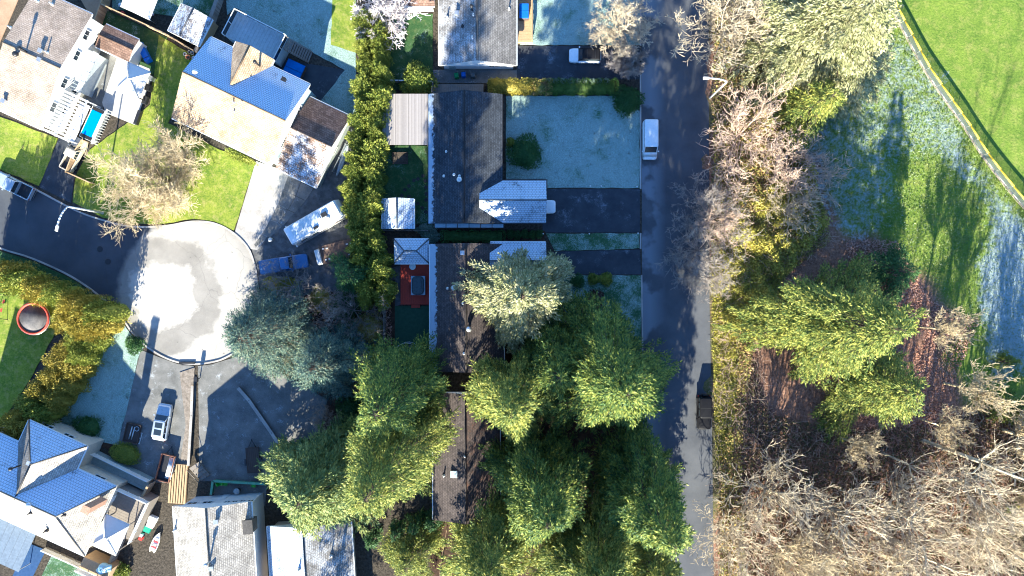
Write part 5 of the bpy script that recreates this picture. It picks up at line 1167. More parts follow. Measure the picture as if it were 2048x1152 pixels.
# ------------------------------------------------------------------ fences, decks, street furniture, yard things
def fence(label, pts, h, mat, post, bay=2.4, th=.07, name='fence', cat='fence', cap=None, capw=.14):
    c = W(*pts[0]); e = thing(name, label, cat, (c.x, c.y, 0)); n = 0
    for a, b in zip(pts[:-1], pts[1:]):
        A, B = W(*a), W(*b); d = B - A; ln = d.length; k = max(1, round(ln / bay)); u = d / ln; rz = math.atan2(u.y, u.x)
        for i in range(k):
            m = A + u * (ln * (i + .5) / k) - c; w = ln / k
            MB().box((0, 0, h / 2 + .03), (w - .1, th * .5, h - .1)).box((0, th * .4, h * .25), (w - .1, .05, .09)).box((0, th * .4, h * .78), (w - .1, .05, .09)).build('panel', mat, e, (m.x, m.y, 0), rz)
            if cap: MB().box((0, 0, h + .02), (w, capw, .05)).build('cap_rail', cap, e, (m.x, m.y, 0), rz)
            p = A + u * (ln * i / k) - c; MB().box((0, 0, (h + .06) / 2), (.11, .11, h + .06)).build('post', post, e, (p.x, p.y, 0), rz)
        p = B - c; MB().box((0, 0, (h + .06) / 2), (.11, .11, h + .06)).build('post', post, e, (p.x, p.y, 0), rz)
    return e
fence('tan board fence round the shady side lawn beside the brown-tiled shed', [(190, 92), (216, 18), (340, 75), (402, 112)], 1.8, WOOD, WOODP, cap=WOODP)
fence('tan board fence round the bins behind the white tarp', [(216, 18), (232, -40)], 1.8, WOOD, WOODP, cap=WOODP)
fence('grey lattice fence beside the frosted back lawn', [(402, 112), (420, 80), (455, -20), (462, -60)], 1.8, WOOD_G, WOODG, cap=WOODG, capw=.5)
fence('short tan fence between the old beige pickup and the bare tree', [(146, 348), (160, 312), (178, 285)], 1.6, WOOD, WOODP, cap=WOODP)
fence('low tan fence across the lawn by the parked pickup', [(146, 348), (190, 368)], 1.2, WOOD, WOODP, cap=WOODP)
fence('dark board fence between the bins and the slate house', [(868, 172), (866, 190)], 1.8, WOOD_G, WOODG)
fence('white-topped low fence under the yellow-green bush', [(764, 165), (800, 166), (866, 168)], 1.2, WOOD_G, WOODG, cap=WHITE)
fence('brown board fence between the two back gardens beneath the hedge end', [(768, 462), (795, 462), (860, 463)], 1.6, WOOD_G, WOODD)
fence('weathered fence behind the gravel path and shaded bed', [(772, 480), (772, 600), (770, 740)], 1.7, WOOD_G, WOODD)
fence('tan fence stub at the end of the needle-strewn roof', [(895, 1052), (885, 1110), (880, 1150)], 1.6, WOOD, WOODP)
fence('board fence on the low wall between the two lower drives', [(388, 770), (386, 830), (380, 930)], .5, WOOD, WOODP, cap=CONC, capw=.35, name='retaining_wall', cat='wall')
fence('green-topped low fence round the yard with lime chairs', [(428, 985), (432, 958), (535, 964)], 1.0, mat_stripe('green_fence', (.07, .16, .11), (.12, .24, .16), .15), WOODG, cap=mat_plain('green_cap', (.16, .36, .24), .7), capw=.3)
fence('long weathered side fence beside the hipped house corner deck', [(312, 962), (262, 1052), (220, 1150), (200, 1190)], 2.0, WOOD_G, WOODG, cap=WOODP, capw=.3)
fence('weathered fence between the stone house and the frosted low house', [(526, 1030), (522, 1110), (520, 1180)], 1.8, WOOD_G, WOODG, cap=WOODG, capw=.3)
fence('concrete wall edging the lower mossy drive', [(478, 775), (500, 800), (545, 865), (570, 905)], .35, CONC_D, CONC_D, name='garden_wall', cat='wall', cap=CONC, capw=.45)
# gravel strip on the wall top
sheet('gravel_strip', [(360, 745), (390, 735), (388, 770), (384, 850), (376, 930), (360, 930), (372, 850)], .1, mat_rough('brown_gravel', (.12, .10, .08), (.27, .23, .19), 3, 16, .95, .06))
# outfield chain-link fence with its yellow cap
def outfield():
    YEL = mat_plain('yellow_cap', (.75, .50, .02), .5, dirt=.1)
    m, nt, out = _new('chain_link'); o = coords(nt, 'Object'); s = N(nt, 'ShaderNodeSeparateXYZ'); L(nt, o, s.inputs[0])
    a = math2(nt, 'FRACT', math2(nt, 'MULTIPLY', math2(nt, 'ADD', s.outputs[0], s.outputs[2]), 11)); b = math2(nt, 'FRACT', math2(nt, 'MULTIPLY', math2(nt, 'SUBTRACT', s.outputs[0], s.outputs[2]), 11))
    w = math2(nt, 'MAXIMUM', math2(nt, 'LESS_THAN', a, .2), math2(nt, 'LESS_THAN', b, .2))
    pb = N(nt, 'ShaderNodeBsdfPrincipled'); pb.inputs['Base Color'].default_value = (.12, .15, .14, 1); pb.inputs['Roughness'].default_value = .5
    tr = N(nt, 'ShaderNodeBsdfTransparent'); mx = N(nt, 'ShaderNodeMixShader'); L(nt, w, mx.inputs[0]); L(nt, tr.outputs[0], mx.inputs[1]); L(nt, pb.outputs[0], mx.inputs[2]); L(nt, mx.outputs[0], out.inputs[0])
    pts = [(1765, -40), (1786, 20), (1815, 75), (1850, 140), (1895, 205), (1930, 255), (1965, 310), (2015, 375), (2070, 440), (2140, 520)]
    c = W(*pts[0]); e = thing('outfield_fence', 'chain-link playing field fence with a bright yellow top cap', 'fence', (c.x, c.y, 0)); P = smooth_path(pts, 2); hh = 1.2
    for A, B in zip(P[:-1], P[1:]):
        A, B = W(*A) - c, W(*B) - c; d = B - A; rz = math.atan2(d.y, d.x); M = (A + B) / 2
        MB().box((0, 0, .62), (d.length, .012, 1.1)).build('mesh_panel', m, e, (M.x, M.y, 0), rz)
        MB().tube((-d.length / 2, 0, hh), (d.length / 2, 0, hh), .12, .12, 8).build('cap', YEL, e, (M.x, M.y, 0), rz)
        MB().tube((A.x, A.y, 0), (A.x, A.y, hh), .04, .04, 8).build('post', METAL, e)
        MB().tube((-d.length / 2, 0, .06), (d.length / 2, 0, .06), .03, .03, 6).build('bottom_rail', METAL, e, (M.x, M.y, 0), rz)
    strip(P, .5, -.1, .03, 'mowing_strip', mat_rough('worn_strip', (.24, .20, .16), (.42, .36, .30), 2, 12), parent=None)
outfield()
# street lamps
LAMPM = mat_plain('pale_galvanised', (.7, .71, .7), .5, dirt=.1)
def lamp(label, base, head, hh=8.6):
    b = W(*base); t = W(head[0], head[1], hh); e = thing('street_lamp', label, 'street lamp', b); d = t - b; d.z = 0; ln = d.length; u = d / ln
    mb = MB(); mb.tube((0, 0, 0), (0, 0, hh - 1.3), .13, .10, 10).build('pole', LAMPM, e)
    MB().lathe((0, 0, 0), [(.2, 0), (.2, .12), (.13, .2), (.12, .5)], 12).build('base', METAL, e)
    a = MB(); pr = Vector((0, 0, hh - 1.3))
    for i in range(1, 9):
        t_ = i / 8; q = Vector((u.x * ln * .92 * t_ ** 1.5, u.y * ln * .92 * t_ ** 1.5, hh - 1.3 + 1.3 * math.sin(t_ * math.pi / 2))); a.tube(pr, q, .10, .095, 8); pr = q
    a.build('arm', LAMPM, e); hd = MB().box((u.x * ln * .97, u.y * ln * .97, hh - .02), (.75, .34, .16), math.atan2(u.y, u.x), taper=.8).build('lamp_head', WHITE, e)
    MB().box((u.x * ln * .99, u.y * ln * .99, hh - .12), (.4, .24, .06), math.atan2(u.y, u.x)).build('lens', LAMP_W, hd)
lamp('curved street lamp reaching over the shaded street by the turning circle', (206, 426), (113, 458))
lamp('curved street lamp at the wood edge over the main road', (1420, 196), (1411, 156))
# wheelie bins
def bin_(label, px, py, col, rz):
    p = W(px, py, .9); e = thing('wheelie_bin', label, 'bin', (p.x, p.y, .045), rz)
    MB().box((0, 0, .5), (.5, .55, .95), taper=1.12).build('body', mat_plain('bin_' + label.split()[0], col, .5), e)
    MB().box((0, 0, 1.02), (.6, .66, .1), taper=.85).build('lid', mat_plain('bin_' + label.split()[0], col, .5), e)
    MB().tube((-.28, .3, .12), (.28, .3, .12), .11, .11, 10).build('wheel', RUBBER, e); MB().tube((-.22, .36, .95), (.22, .36, .95), .025, .025, 6).build('handle', BLACK, e)
bin_('green wheelie bin beside the blue one at the gable wall', 913, 151, (.03, .20, .06), .2); bin_('blue wheelie bin between the green and the grey one', 927, 149, (.03, .10, .42), .05); bin_('grey wheelie bin at the end of the row by the fence', 946, 150, (.09, .10, .10), 0)
# decks
def deck(label, corners, th, z, mat, board=.2, rail=None, name='deck', along='x', railm=None, gap=.018):
    c = (sum(p[0] for p in corners) / 4, sum(p[1] for p in corners) / 4); h = House(name, label, c, th, 'deck', z=z); x0, x1, y0, y1 = h.rect(corners, z)
    if along == 'x':
        n = max(2, int((y1 - y0) / board)); b = (y1 - y0) / n
        me = MB().box((0, 0, 0), (x1 - x0, b - gap, .05)).mesh('board', mat)
        for i in range(n): link('board', me, h.e, ((x0 + x1) / 2, y0 + (i + .5) * b, z - .025))
    else:
        n = max(2, int((x1 - x0) / board)); b = (x1 - x0) / n
        me = MB().box((0, 0, 0), (b - gap, y1 - y0, .05)).mesh('board', mat)
        for i in range(n): link('board', me, h.e, (x0 + (i + .5) * b, (y0 + y1) / 2, z - .025))
    f = MB()
    for yy in (y0 + .05, y1 - .05): f.box(((x0 + x1) / 2, yy, z / 2 - .03), (x1 - x0 - .02, .06, z - .06))
    for xx in (x0 + .05, x1 - .05): f.box((xx, (y0 + y1) / 2, z / 2 - .03), (.06, y1 - y0 - .12, z - .06))
    f.build('frame', mat, h.e)
    for sd in rail or '':
        a, b2 = {'n': ((x0, y1), (x1, y1)), 's': ((x0, y0), (x1, y0)), 'e': ((x1, y0), (x1, y1)), 'w': ((x0, y0), (x0, y1))}[sd]; A, B = Vector(a), Vector(b2); d = B - A; n = max(2, round(d.length / 1.5)); rz = math.atan2(d.y, d.x)
        for i in range(n + 1): q = A + d * i / n; MB().box((q.x, q.y, z + .5), (.09, .09, 1.0)).build('rail_post', railm or WHITE, h.e)
        for i in range(n): q = A + d * (i + .5) / n; MB().box((0, 0, 0), (d.length / n - .1, .02, .75)).build('rail_panel', GLASS if railm is None else railm, h.e, (q.x, q.y, z + .5), rz); 
        q = A + d / 2; MB().box((0, 0, 0), (d.length, .1, .06)).build('handrail', railm or WHITE, h.e, (q.x, q.y, z + 1.02), rz)
    return h, (x0, x1, y0, y1)
RED = mat_plain('red_deck_stain', (.34, .045, .025), .75); GREYD = mat_plain('grey_deck', (.34, .37, .38), .7, dirt=.2)
dk, r = deck('red stained deck with the hot tub behind the brown-roofed house', [(801, 528), (858, 528), (858, 609), (801, 609)], 0, .45, RED, .28, along='y')
MB().box(((r[0] + r[1]) / 2 + .1, r[2] - .25, .14), (1.2, .42, .28)).build('step', RED, dk.e)
deck('grey deck with glass balustrade behind the sandy house', [(476, 24), (574, 78), (552, 122), (450, 72)], 27, 2.4, mat_plain('frosted_deck', (.42, .47, .49), .7, dirt=.25), .45, 'nwe', along='y')
deck('white upper deck along the white gable wall of the tan house', [(176, 100), (196, 108), (162, 184), (140, 176)], 24.6, 2.5, GREYD, .5, 'e', railm=WHITE)
deck('weathered deck behind the bins and the slate house', [(866, 168), (967, 168), (967, 188), (866, 188)], 0, .5, WOODG, .3, along='y')
deck('sunlit wooden deck on the side of the grey house', [(1036, -20), (1064, -20), (1060, 84), (1036, 84)], 0, .6, WOODP, .35, 'e', railm=WOODP)
deck('dark corner deck at the hipped house entrance', [(236, 976), (300, 1003), (262, 1080), (214, 1060)], 24.5, 2.5, WOODG, .35, 'ne', railm=WHITE)
deck('narrow balcony along the sunny side of the hipped house', [(168, 1114), (222, 1138), (214, 1160), (158, 1136)], 24.5, 2.5, WOODP, .25, 's', railm=WHITE, along='y')
deck('grey entrance ramp deck beside the hipped house front', [(175, 898), (300, 962), (290, 982), (165, 918)], 26, 1.0, GREY_S, .4, 'n', railm=WHITE)
deck('wooden slatted bridge beside the open rusty trailer', [(345, 928), (376, 930), (365, 1008), (335, 1004)], 4, .35, WOODP, .32, along='y', gap=.11)
# stairs
def stairs(label, a, b, z0, z1, w, n, mat):
    A, B = W(*a, z1), W(*b, z0); c = W(*b, 0); d = (A - B); d.z = 0; e = thing('staircase', label, 'stairs', (B.x, B.y, 0), math.atan2(d.y, d.x)); ln = d.length
    for i in range(n): MB().box((ln * (i + .5) / n, 0, z0 + (z1 - z0) * (i + 1) / n - .03), (ln / n - .03, w, .06)).build('tread', mat, e)
    for s in (-1, 1):
        MB().add([(0, s * w / 2, z0 - .1), (0, s * w / 2, z0 + .2), (ln, s * w / 2, z1 + .05), (ln, s * w / 2, z1 - .3), (0, s * (w / 2 + .06), z0 - .1), (0, s * (w / 2 + .06), z0 + .2), (ln, s * (w / 2 + .06), z1 + .05), (ln, s * (w / 2 + .06), z1 - .3)],
                 [(0, 1, 2, 3), (7, 6, 5, 4), (1, 5, 6, 2), (0, 3, 7, 4), (0, 4, 5, 1), (3, 2, 6, 7)]).build('stringer', mat, e)
        MB().tube((0, s * w / 2, z0 + 1.0), (ln, s * w / 2, z1 + .95), .04, .04, 6).tube((.05, s * w / 2, z0), (.05, s * w / 2, z0 + 1.0), .035, .035, 6).build('handrail', mat, e)
    return e
stairs('ten grey steps leading from the glass-railed deck to the dark patio', (572, 88), (622, 116), .1, 2.4, 1.5, 11, WOODG)
stairs('white steps descending from the upper deck of the tan house', (150, 182), (190, 150), .1, 2.5, 1.1, 12, WHITE)
stairs('wooden corner steps in the lower mossy drive', (388, 930), (412, 955), .1, .9, 1.4, 4, WOODG)
# trampolines
def tramp(label, px, py, r, h=.9, ring=(.55, .07, .04), net=False):
    p = W(px, py, h); e = thing('trampoline', label, 'trampoline', (p.x, p.y, .07))
    MB().lathe((0, 0, h - .03), [(r - .35, 0), (r - .35, .02)], 40).build('mat', mat_rough('trampoline_mat', (.05, .05, .055), (.13, .12, .12), .8, 8), e)
    MB().ring((0, 0, h), r - .17, .16, 48, 6).build('spring_pad', mat_plain('pad%d' % px, ring, .6), e); MB().ring((0, 0, h - .08), r, .04, 40, 6).build('frame', METAL, e)
    for i in range(8): a = i * math.pi / 4; MB().tube((r * math.cos(a), r * math.sin(a), 0), (r * math.cos(a), r * math.sin(a), h), .03, .03, 6).build('leg', METAL, e)
    if net:
        for i in range(6): a = i * math.pi / 3; MB().tube((r * math.cos(a), r * math.sin(a), 0), (r * math.cos(a), r * math.sin(a), h + 1.7), .03, .03, 6).build('net_pole', METAL, e)
        MB().ring((0, 0, h + 1.7), r, .03, 40, 5).build('top_ring', METAL, e)
tramp('round trampoline with red rim on the lawn inside the golden hedge', 67, 637, 2.25)
tramp('dark trampoline with pole ring at the shaded turf end', 817, 712, 1.9, .8, (.02, .02, .025), True)
# hot tub and round table on the red deck
p = W(836, 571, 1.2); e = thing('hot_tub', 'hot tub with rumpled dark cover on the red deck', 'hot tub', (p.x, p.y, .45))
MB().box((0, 0, .4), (1.9, 2.6, .8)).build('cabinet', mat_plain('tub_panel', (.30, .36, .42), .6), e)
MB().stack([[(x * k, y * k2, z) for x, y in outline(-.82, .82, 1.3, .6, .6, 6)] for k, k2, z in ((1, .98, .8), (1, .98, .92), (.8, .84, .97), (.3, .4, .93))], 0, True, True).build('cover', mat_plain('tub_cover', (.045, .07, .08), .5, dirt=.5), e)
MB().box((.55, .1, .97), (.06, 1.1, .04)).build('handle', BLACK, e)
def table(label, px, py, z, r, mat, h=.75):
    p = W(px, py, z + h); e = thing('round_table', label, 'table', (p.x, p.y, z)); MB().lathe((0, 0, h), [(r, -.04), (r, .01), (r * .96, .03)], 24).build('table_top', mat, e); MB().tube((0, 0, 0), (0, 0, h - .04), .05, .05, 8).lathe((0, 0, 0), [(.3, 0), (.28, .05), (.06, .08)], 12).build('pedestal', DARKM, e)
table('frosted white round table on the red deck by the gazebo', 825, 533, .45, .45, mat_plain('frosted_table', (.68, .74, .74), .6)); table('pale round table in the yard with lime chairs', 473, 983, .02, .42, GREYD)
# stepping stones
for i, (px, py) in enumerate([(846, 352), (836, 358), (828, 361), (818, 372), (810, 380), (851, 362), (852, 375), (853, 388), (804, 391), (818, 393), (852, 400), (836, 407), (845, 416), (852, 424)]):
    p = W(px, py); o = MB().prism(outline(-.24, .24, .22, .1, .1, 3), -.02, .045).build('stepping_stone', mat_rough('dark_stone', (.02, .022, .022), (.05, .052, .05), 3, 12), None, (p.x, p.y, .07), i * .7)
    tag(o, 'dark stepping stone in the trail across the shaded back lawn', 'stone', 'stepping stones across the shaded back lawn')
p = W(801, 317); e = thing('raised_bed', 'rectangular dark planter bed on the shaded back lawn', 'planter', (p.x, p.y, .07)); MB().box((0, 0, .12), (1.9, 1.4, .2)).build('soil', DIRT, e)
for s in (-1, 1): MB().box((0, s * .75, .14), (2.1, .08, .3)).build('board', WOODD, e); MB().box((s * 1.01, 0, .14), (.08, 1.42, .3)).build('board', WOODD, e)
# canoe leaning by the garage
p = W(685, 318, .4); e = thing('canoe', 'grey upturned canoe lying on the gravel beside the hedge', 'canoe', (p.x, p.y, .02), math.radians(70)); R = []
for i in range(13): t = -1 + i / 6; wv = .42 * (1 - abs(t) ** 2.2) + .01; zz = .12 * t * t; R.append([(2.5 * t, -wv, .02 + zz * .4), (2.5 * t, -wv * .8, .24 + zz), (2.5 * t, 0, .36 + zz), (2.5 * t, wv * .8, .24 + zz), (2.5 * t, wv, .02 + zz * .4)])
MB().stack(R, 0, True, True).build('hull', mat_plain('canoe_grey', (.42, .48, .54), .5), e); MB().tube((-2.3, 0, .45), (2.3, 0, .38), .03, .03, 6).build('keel', METAL, e)
e = fence('corrugated lean-to screen leaning on the garage side', [(668, 345), (706, 262)], .9, METAL, METAL, name='screen')
# blue spa cover box and tarp by sandy house; blue pool tarp by tan house
BLU = mat_plain('blue_tarp', (.02, .13, .48), .45, dirt=.25)
p = W(587, 139, 1.0); e = thing('spa', 'blue covered spa beside the grey steps', 'hot tub', (p.x, p.y, .05), math.radians(-25)); MB().box((0, 0, .42), (2.5, 2.2, .84)).build('cabinet', WOODD, e); MB().box((0, .56, .92), (2.56, 1.1, .14), taper=.97).build('cover', BLU, e); MB().box((0, -.57, .92), (2.56, 1.1, .14), taper=.97).build('cover', BLU, e)
p = W(184, 247, 1.1); e = thing('pool', 'small rectangular pool with creased blue cover beside the white pergola', 'pool', (p.x, p.y, .05), math.radians(-24.6))
MB().box((0, 0, .5), (1.9, 4.6, 1.0)).build('cabinet', WHITE, e); MB().box((-.05, 0, 1.03), (1.5, 3.5, .08)).build('cover', mat_plain('pool_cover', (.01, .22, .75), .35, dirt=.15), e)
for s in (-1, 1): MB().box((0, s * 2.0, 1.02), (1.7, .5, .05)).build('ledge', DARKM, e)
for i in range(14): MB().box((1.15, -2.4 + i * .38, .55), (.16, .1, 1.1)).build('baluster', WHITE, e)
MB().box((1.15, .05, 1.13), (.22, 5.2, .06)).build('rail', WHITE, e)
p = W(154, 244, 1.2); e = thing('patio_bench', 'long white slatted bench deck between the pergola and the pool', 'bench', (p.x, p.y, .05), math.radians(-24.6))
for i in range(5): MB().box((-.6 + i * .3, 0, 1.1), (.26, 5.4, .06)).build('slat', WHITE, e)
for s in (-1, 1): MB().box((0, s * 2.4, .53), (1.4, .12, 1.06)).build('leg', WHITE, e)
p = W(285, 103, .8); e = thing('tarp_bale', 'blue tarp lying beside the white fascia of the brown-tiled shed', 'tarp', (p.x, p.y, .05), math.radians(-62)); MB().box((0, 0, .35), (3.0, .9, .7), taper=.9).build('cover', BLU, e); MB().box((.9, 0, .72), (.06, .95, .04)).build('strap', BLACK, e)
# white patio edge boxes on the bright patio
for i, (px, py, sx, sy, hh, c, lab) in enumerate([(299, 155, .9, .7, .8, METAL, 'steel barbecue on the bright patio edge'), (296, 175, .7, .9, .7, BLACK, 'black barbecue between the steel one and the planter'), (290, 200, .6, 1.1, .5, DARKM, 'dark planter box at the bright patio edge'), (275, 235, .45, 2.0, .55, DARKM, 'long dark bench box with a blue end on the patio')]):
    p = W(px, py, hh); e = thing('patio_box', lab, 'barbecue' if i < 2 else 'planter', (p.x, p.y, .09), math.radians(-20)); MB().box((0, 0, hh / 2), (sx, sy, hh), taper=.94).build('body', c, e); MB().box((0, 0, hh + .04), (sx * 1.04, sy * 1.02, .08), taper=.9).build('lid', c, e)
# flower pots
p = W(376, 114, .5)
for i, (dx, dy, r, c) in enumerate([(0, 0, .32, (.40, .16, .08)), (.75, -.1, .25, (.7, .7, .68)), (.1, .75, .2, (.6, .52, .4)), (.5, .6, .2, (.66, .66, .62)), (-.5, .45, .22, (.6, .6, .58))]):
    e = thing('flower_pot', ['brown terracotta pot among pale pots by the fence corner', 'white pot beside the terracotta pot', 'tan small pot by the fence corner', 'off-white small pot by the fence corner', 'grey-white pot by the fence corner'][i], 'pot', (p.x + dx, p.y + dy, .06)); MB().lathe((0, 0, 0), [(r * .7, 0), (r, r * 1.4), (r * 1.1, r * 1.45), (r * 1.1, r * 1.6), (r * .9, r * 1.6), (r * .85, r * 1.2)], 14).build('pot', mat_plain('pot%d' % i, c, .8), e); MB().lathe((0, 0, r * 1.15), [(r * .85, 0), (r * .5, .03)], 12).build('soil', DIRT, e)
# white tarp shelter with clutter, top
p = W(282, 0, 1.8); e = thing('tarp_shelter', 'white tarp shelter with junk heaped along its edge', 'shelter', (p.x, p.y, .05), math.radians(-25)); MB().add([(-2.2, -2.0, 1.7), (2.2, -2.0, 1.7), (2.2, 2.6, 2.2), (-2.2, 2.6, 2.2), (0, -2.0, 1.95), (0, 2.6, 2.5)], [(0, 4, 5, 3), (4, 1, 2, 5)]).build('tarp', FABRIC, e)
for x in (-2.1, 2.1):
    for y in (-1.9, 2.5): MB().tube((x, y, 0), (x, y, 1.75), .04, .04, 6).build('pole', METAL, e)
rng = random.Random(9)
JC = [(.75, .75, .73), (.5, .6, .12), (.1, .4, .6), (.7, .72, .7), (.55, .06, .04), (.6, .55, .45), (.15, .15, .16), (.62, .5, .5)]
JL = ['white sack', 'lime crate', 'light blue crate', 'pale bucket', 'red tub', 'cream box', 'dark bag', 'pinkish tub']
for i, (px, py) in enumerate([(240, 10), (250, 14), (260, 16), (270, 20), (245, 27), (283, 26), (293, 28), (303, 27)]):
    q = W(px, py, .4); e = thing('yard_clutter', JL[i] + ' in the junk row along the white tarp shelter', 'clutter', (q.x, q.y, .06), rng.random() * 3)
    s = rng.uniform(.25, .42); MB().stack([[(s * k * math.cos(a * math.pi / 4), s * k * .85 * math.sin(a * math.pi / 4), z) for a in range(8)] for k, z in ((.85, 0), (1, s * .9), (.95, s * 1.3), (.6, s * 1.45))], 0, True, True).build('body', mat_plain('junk%d' % i, JC[i], .7), e); MB().lathe((0, 0, s * 1.42), [(s * .5, 0), (s * .3, .06)], 8).build('lid', mat_plain('junk%d' % i, JC[i], .7), e)
# yard with boat and boxes beside hipped house
def crate(label, px, py, sx, sy, h, col, rz=-.4, name='storage_box', z=.02):
    q = W(px, py, h); e = thing(name, label, 'box', (q.x, q.y, z), rz); mt = mat_plain('crate_' + label.replace(' ', '_')[:24], col, .6); MB().box((0, 0, h / 2), (sx, sy, h), taper=1.06).build('body', mt, e); MB().box((0, 0, h + .03), (sx * 1.1, sy * 1.1, .06), taper=.95).build('lid', mt, e)
crate('white chest beside the green crate in the narrow side yard', 304, 1040, 1.0, .8, .7, (.7, .72, .74)); crate('pale chest next to the white one in the side yard', 300, 1050, .9, .7, .6, (.62, .6, .62)); crate('green crate in the narrow side yard', 294, 1059, .85, .75, .5, (.02, .28, .18)); crate('red bucket below the white lid in the side yard', 281, 1077, .45, .45, .5, (.5, .04, .03)); crate('white round-lidded tub above the red bucket', 282, 1071, .4, .4, .5, (.75, .75, .74))
p = W(311, 1085, .4); e = thing('dinghy', 'small white dinghy with a red stripe lying in the side yard', 'boat', (p.x, p.y, .02), math.radians(68)); R = []
for i in range(11): t = -1 + i / 5; wv = .5 * (1 - max(0, t) ** 2.2) * (1 - max(0, -t) ** 6 * .4) + .02; R.append([(1.4 * t, -wv * .6, .02), (1.4 * t, -wv, .42), (1.4 * t, -wv * .85, .44), (1.4 * t, -wv * .5, .12), (1.4 * t, wv * .5, .12), (1.4 * t, wv * .85, .44), (1.4 * t, wv, .42), (1.4 * t, wv * .6, .02)])
MB().stack(R, 0, True, True).build('hull', WHITE, e); MB().box((.1, 0, .33), (.25, .85, .05)).build('thwart', mat_plain('red_trim', (.5, .04, .05), .6), e); MB().box((-.7, 0, .33), (.25, .8, .05)).build('thwart', mat_plain('red_trim', (.5, .04, .05), .6), e)
# lime chairs
def chair(label, px, py, rz, col=(.10, .45, .05)):
    p = W(px, py, .5); e = thing('garden_chair', label, 'chair', (p.x, p.y, .02), rz); mt = mat_plain('lime_plastic', col, .5)
    MB().box((0, 0, .42), (.52, .52, .05)).build('seat', mt, e); MB().box((-.27, 0, .72), (.06, .52, .6), tilt=-.2).build('backrest', mt, e)
    for s in (-1, 1): MB().box((0, s * .28, .6), (.5, .06, .04)).build('armrest', mt, e)
    for sx in (-1, 1):
        for sy in (-1, 1): MB().box((sx * .22, sy * .22, .2), (.05, .05, .4)).build('leg', mt, e)
chair('lime green chair in the fence corner of the yard', 440, 966, .5); chair('lime green chair beside the one in the fence corner', 451, 967, -.3); chair('lone lime green chair at the far side of the yard', 507, 971, -1.6)
sheet('patio', [(430, 960), (534, 966), (530, 1012), (428, 1000)], .025, CONC_D)
# dark crate with pipes and white ladder on the mossy drive
p = W(263, 867, .5); e = thing('scrap_crate', 'dark shallow crate holding pipes and a wheel rim, by the frosted lawn', 'crate', (p.x, p.y, .03), math.radians(-13)); MB().box((0, 0, .12), (2.0, 2.6, .06)).build('floor', WOODD, e)
for s in (-1, 1): MB().box((s * .98, 0, .28), (.06, 2.6, .36)).build('side', WOODD, e); MB().box((0, s * 1.28, .28), (1.9, .06, .36)).build('side', WOODD, e)
for s in (-.3, .05): MB().tube((s, -.9, .25), (s + .1, .9, .25), .09, .09, 8).build('pipe', METAL, e)
MB().ring((.45, .7, .22), .3, .05, 24, 6).build('wheel_rim', METAL, e)
p = W(278, 876, .1); e = thing('ladder', 'short pale ladder lying beside the dark crate', 'ladder', (p.x, p.y, .05), math.radians(-15))
for s in (-1, 1): MB().box((s * .25, 0, .06), (.07, 1.6, .06)).build('rail', WHITE, e); 
for i in range(3): MB().box((0, -.75 + i * .75, .06), (.43, .07, .05)).build('rung', WHITE, e)
# roof of skylit shed and pool at the lower left corner
p = W(20, 1075, 2.4); e = thing('carport', 'blue-grey sheet-roofed carport at the lower corner beside the hipped house', 'carport', (p.x, p.y, 0), math.radians(-24.5))
for i in range(6): MB().box((-2.5 + i * 1.0, 0, 2.4), (.97, 7.5, .05)).build('roof_sheet', mat_plain('carport_sheet', (.16, .20, .25), .5, .1), e)
for x in (-2.8, 2.8):
    for y in (-3.6, 3.6): MB().box((x, y, 1.18), (.1, .1, 2.36)).build('post', METAL, e)
sheet('pool_cover', [(55, 1085), (92, 1100), (60, 1165), (20, 1165)], .06, mat_plain('dark_blue_tarp', (.02, .06, .16), .5)); sheet('lawn', [(105, 1108), (190, 1146), (200, 1200), (60, 1200)], .05, GRASS_H)
fence('low slatted fence between the hipped house balcony and its lower lawn', [(92, 1096), (150, 1122), (220, 1155)], 1.0, WHITE, WHITE, cap=WHITE)
p = W(222, 1128, 1.0); e = thing('tarp_heap', 'crumpled pale blue tarp heap at the corner of the side fence', 'tarp', (p.x, p.y, 2.5), .3); R = []
for k, z in ((1, 0), (.95, .2), (.7, .4), (.35, .5)): R.append([(1.1 * k * (1 + .15 * math.sin(5 * a)) * math.cos(a), .7 * k * (1 + .2 * math.sin(3 * a + k * 3)) * math.sin(a), z + .06 * math.sin(4 * a)) for a in [i * 2 * math.pi / 16 for i in range(16)]])
MB().stack(R, 0, True, True).build('cover', mat_plain('pale_blue_tarp', (.35, .55, .62), .5), e); MB().lathe((.2, 0, .42), [(.3, 0), (.25, .1)], 10).build('lid', METAL, e)
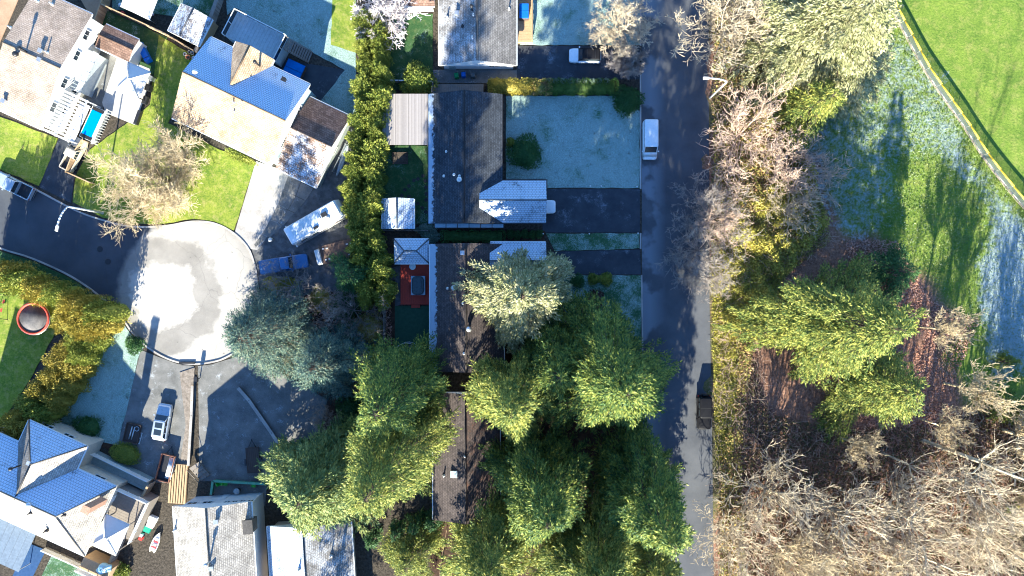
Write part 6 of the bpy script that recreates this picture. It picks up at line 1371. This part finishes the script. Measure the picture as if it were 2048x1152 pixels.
# driveway edge marker discs
for px, py in ((1086, 468), (1178, 468), (1275, 467), (1180, 373), (1202, 373), (1273, 374)):
    q = W(px, py); o = MB().lathe((0, 0, 0), [(.05, 0), (.05, .3), (.11, .32), (.1, .4), (.03, .44)], 10).build('drive_light', WHITE, None, (q.x, q.y, .06)); tag(o, 'small white marker light along the dark driveway', 'light', 'marker lights along the dark driveway')
q = W(543, 480); o = MB().lathe((0, 0, 0), [(.28, 0), (.28, .5), (.3, .52), (.1, .6)], 14).build('bucket', WHITE, None, (q.x, q.y, .02)); tag(o, 'white lidded bucket in front of the motorhome', 'bucket')
# mailbox by the lower drives, man-hole covers
p = W(394, 758, .9); e = thing('mailbox', 'dark mailbox at the top of the low wall between the lower drives', 'mailbox', (p.x, p.y, .05)); MB().box((0, 0, .5), (.12, .12, 1.0)).build('post', WOODG, e); MB().box((0, 0, 1.15), (.5, .7, .45), taper=.9).build('box', DARKM, e)
for px, py in ((200, 498), (216, 523)):
    q = W(px, py); o = MB().lathe((0, 0, 0), [(.42, 0), (.42, .02), (.36, .024)], 20).build('manhole_cover', DARKM, None, (q.x, q.y, .012)); tag(o, 'round iron manhole cover in the shaded street', 'manhole cover', 'manhole covers in the street')
q = W(375, 727); e = thing('storm_drain', 'dark storm drain slot in the turning circle kerb', 'drain', (q.x, q.y, .02)); MB().box((0, .1, .07), (2.2, .26, .16)).build('slot', BLACK, e); MB().box((0, 0, .005), (1.6, .5, .02)).build('grate', DARKM, e)

p = W(1048, 22, 1.4); e = thing('spa', 'blue covered spa on the wooden side deck of the grey house', 'hot tub', (p.x, p.y, .6)); MB().box((0, 0, .4), (1.25, 2.0, .8)).build('cabinet', WOODD, e); MB().box((0, .5, .87), (1.28, .98, .12), taper=.96).build('cover', BLU, e); MB().box((0, -.5, .87), (1.28, .98, .12), taper=.96).build('cover', BLU, e)
# swing frame on the trampoline lawn
p = W(0, 612, 1.0); e = thing('swing_frame', 'dark swing frame with a red seat beside the trampoline', 'swing', (p.x, p.y, .07), math.radians(75))
MB().tube((-1.6, 0, 2.0), (1.6, 0, 2.0), .05, .05, 8).build('crossbar', DARKM, e)
for sx in (-1, 1):
    for sy in (-1, 1): MB().tube((sx * 1.6, 0, 2.0), (sx * 1.75, sy * .85, 0), .045, .045, 8).build('leg', DARKM, e)
for x in (-.6, .6):
    st = MB().box((x, 0, .5), (.5, .22, .05)).build('seat', mat_plain('swing_red', (.5, .05, .04), .5), e)
    for dx in (-.22, .22): MB().tube((x + dx, 0, .5), (x + dx, 0, 2.0), .012, .012, 5).build('chain', METAL, st)
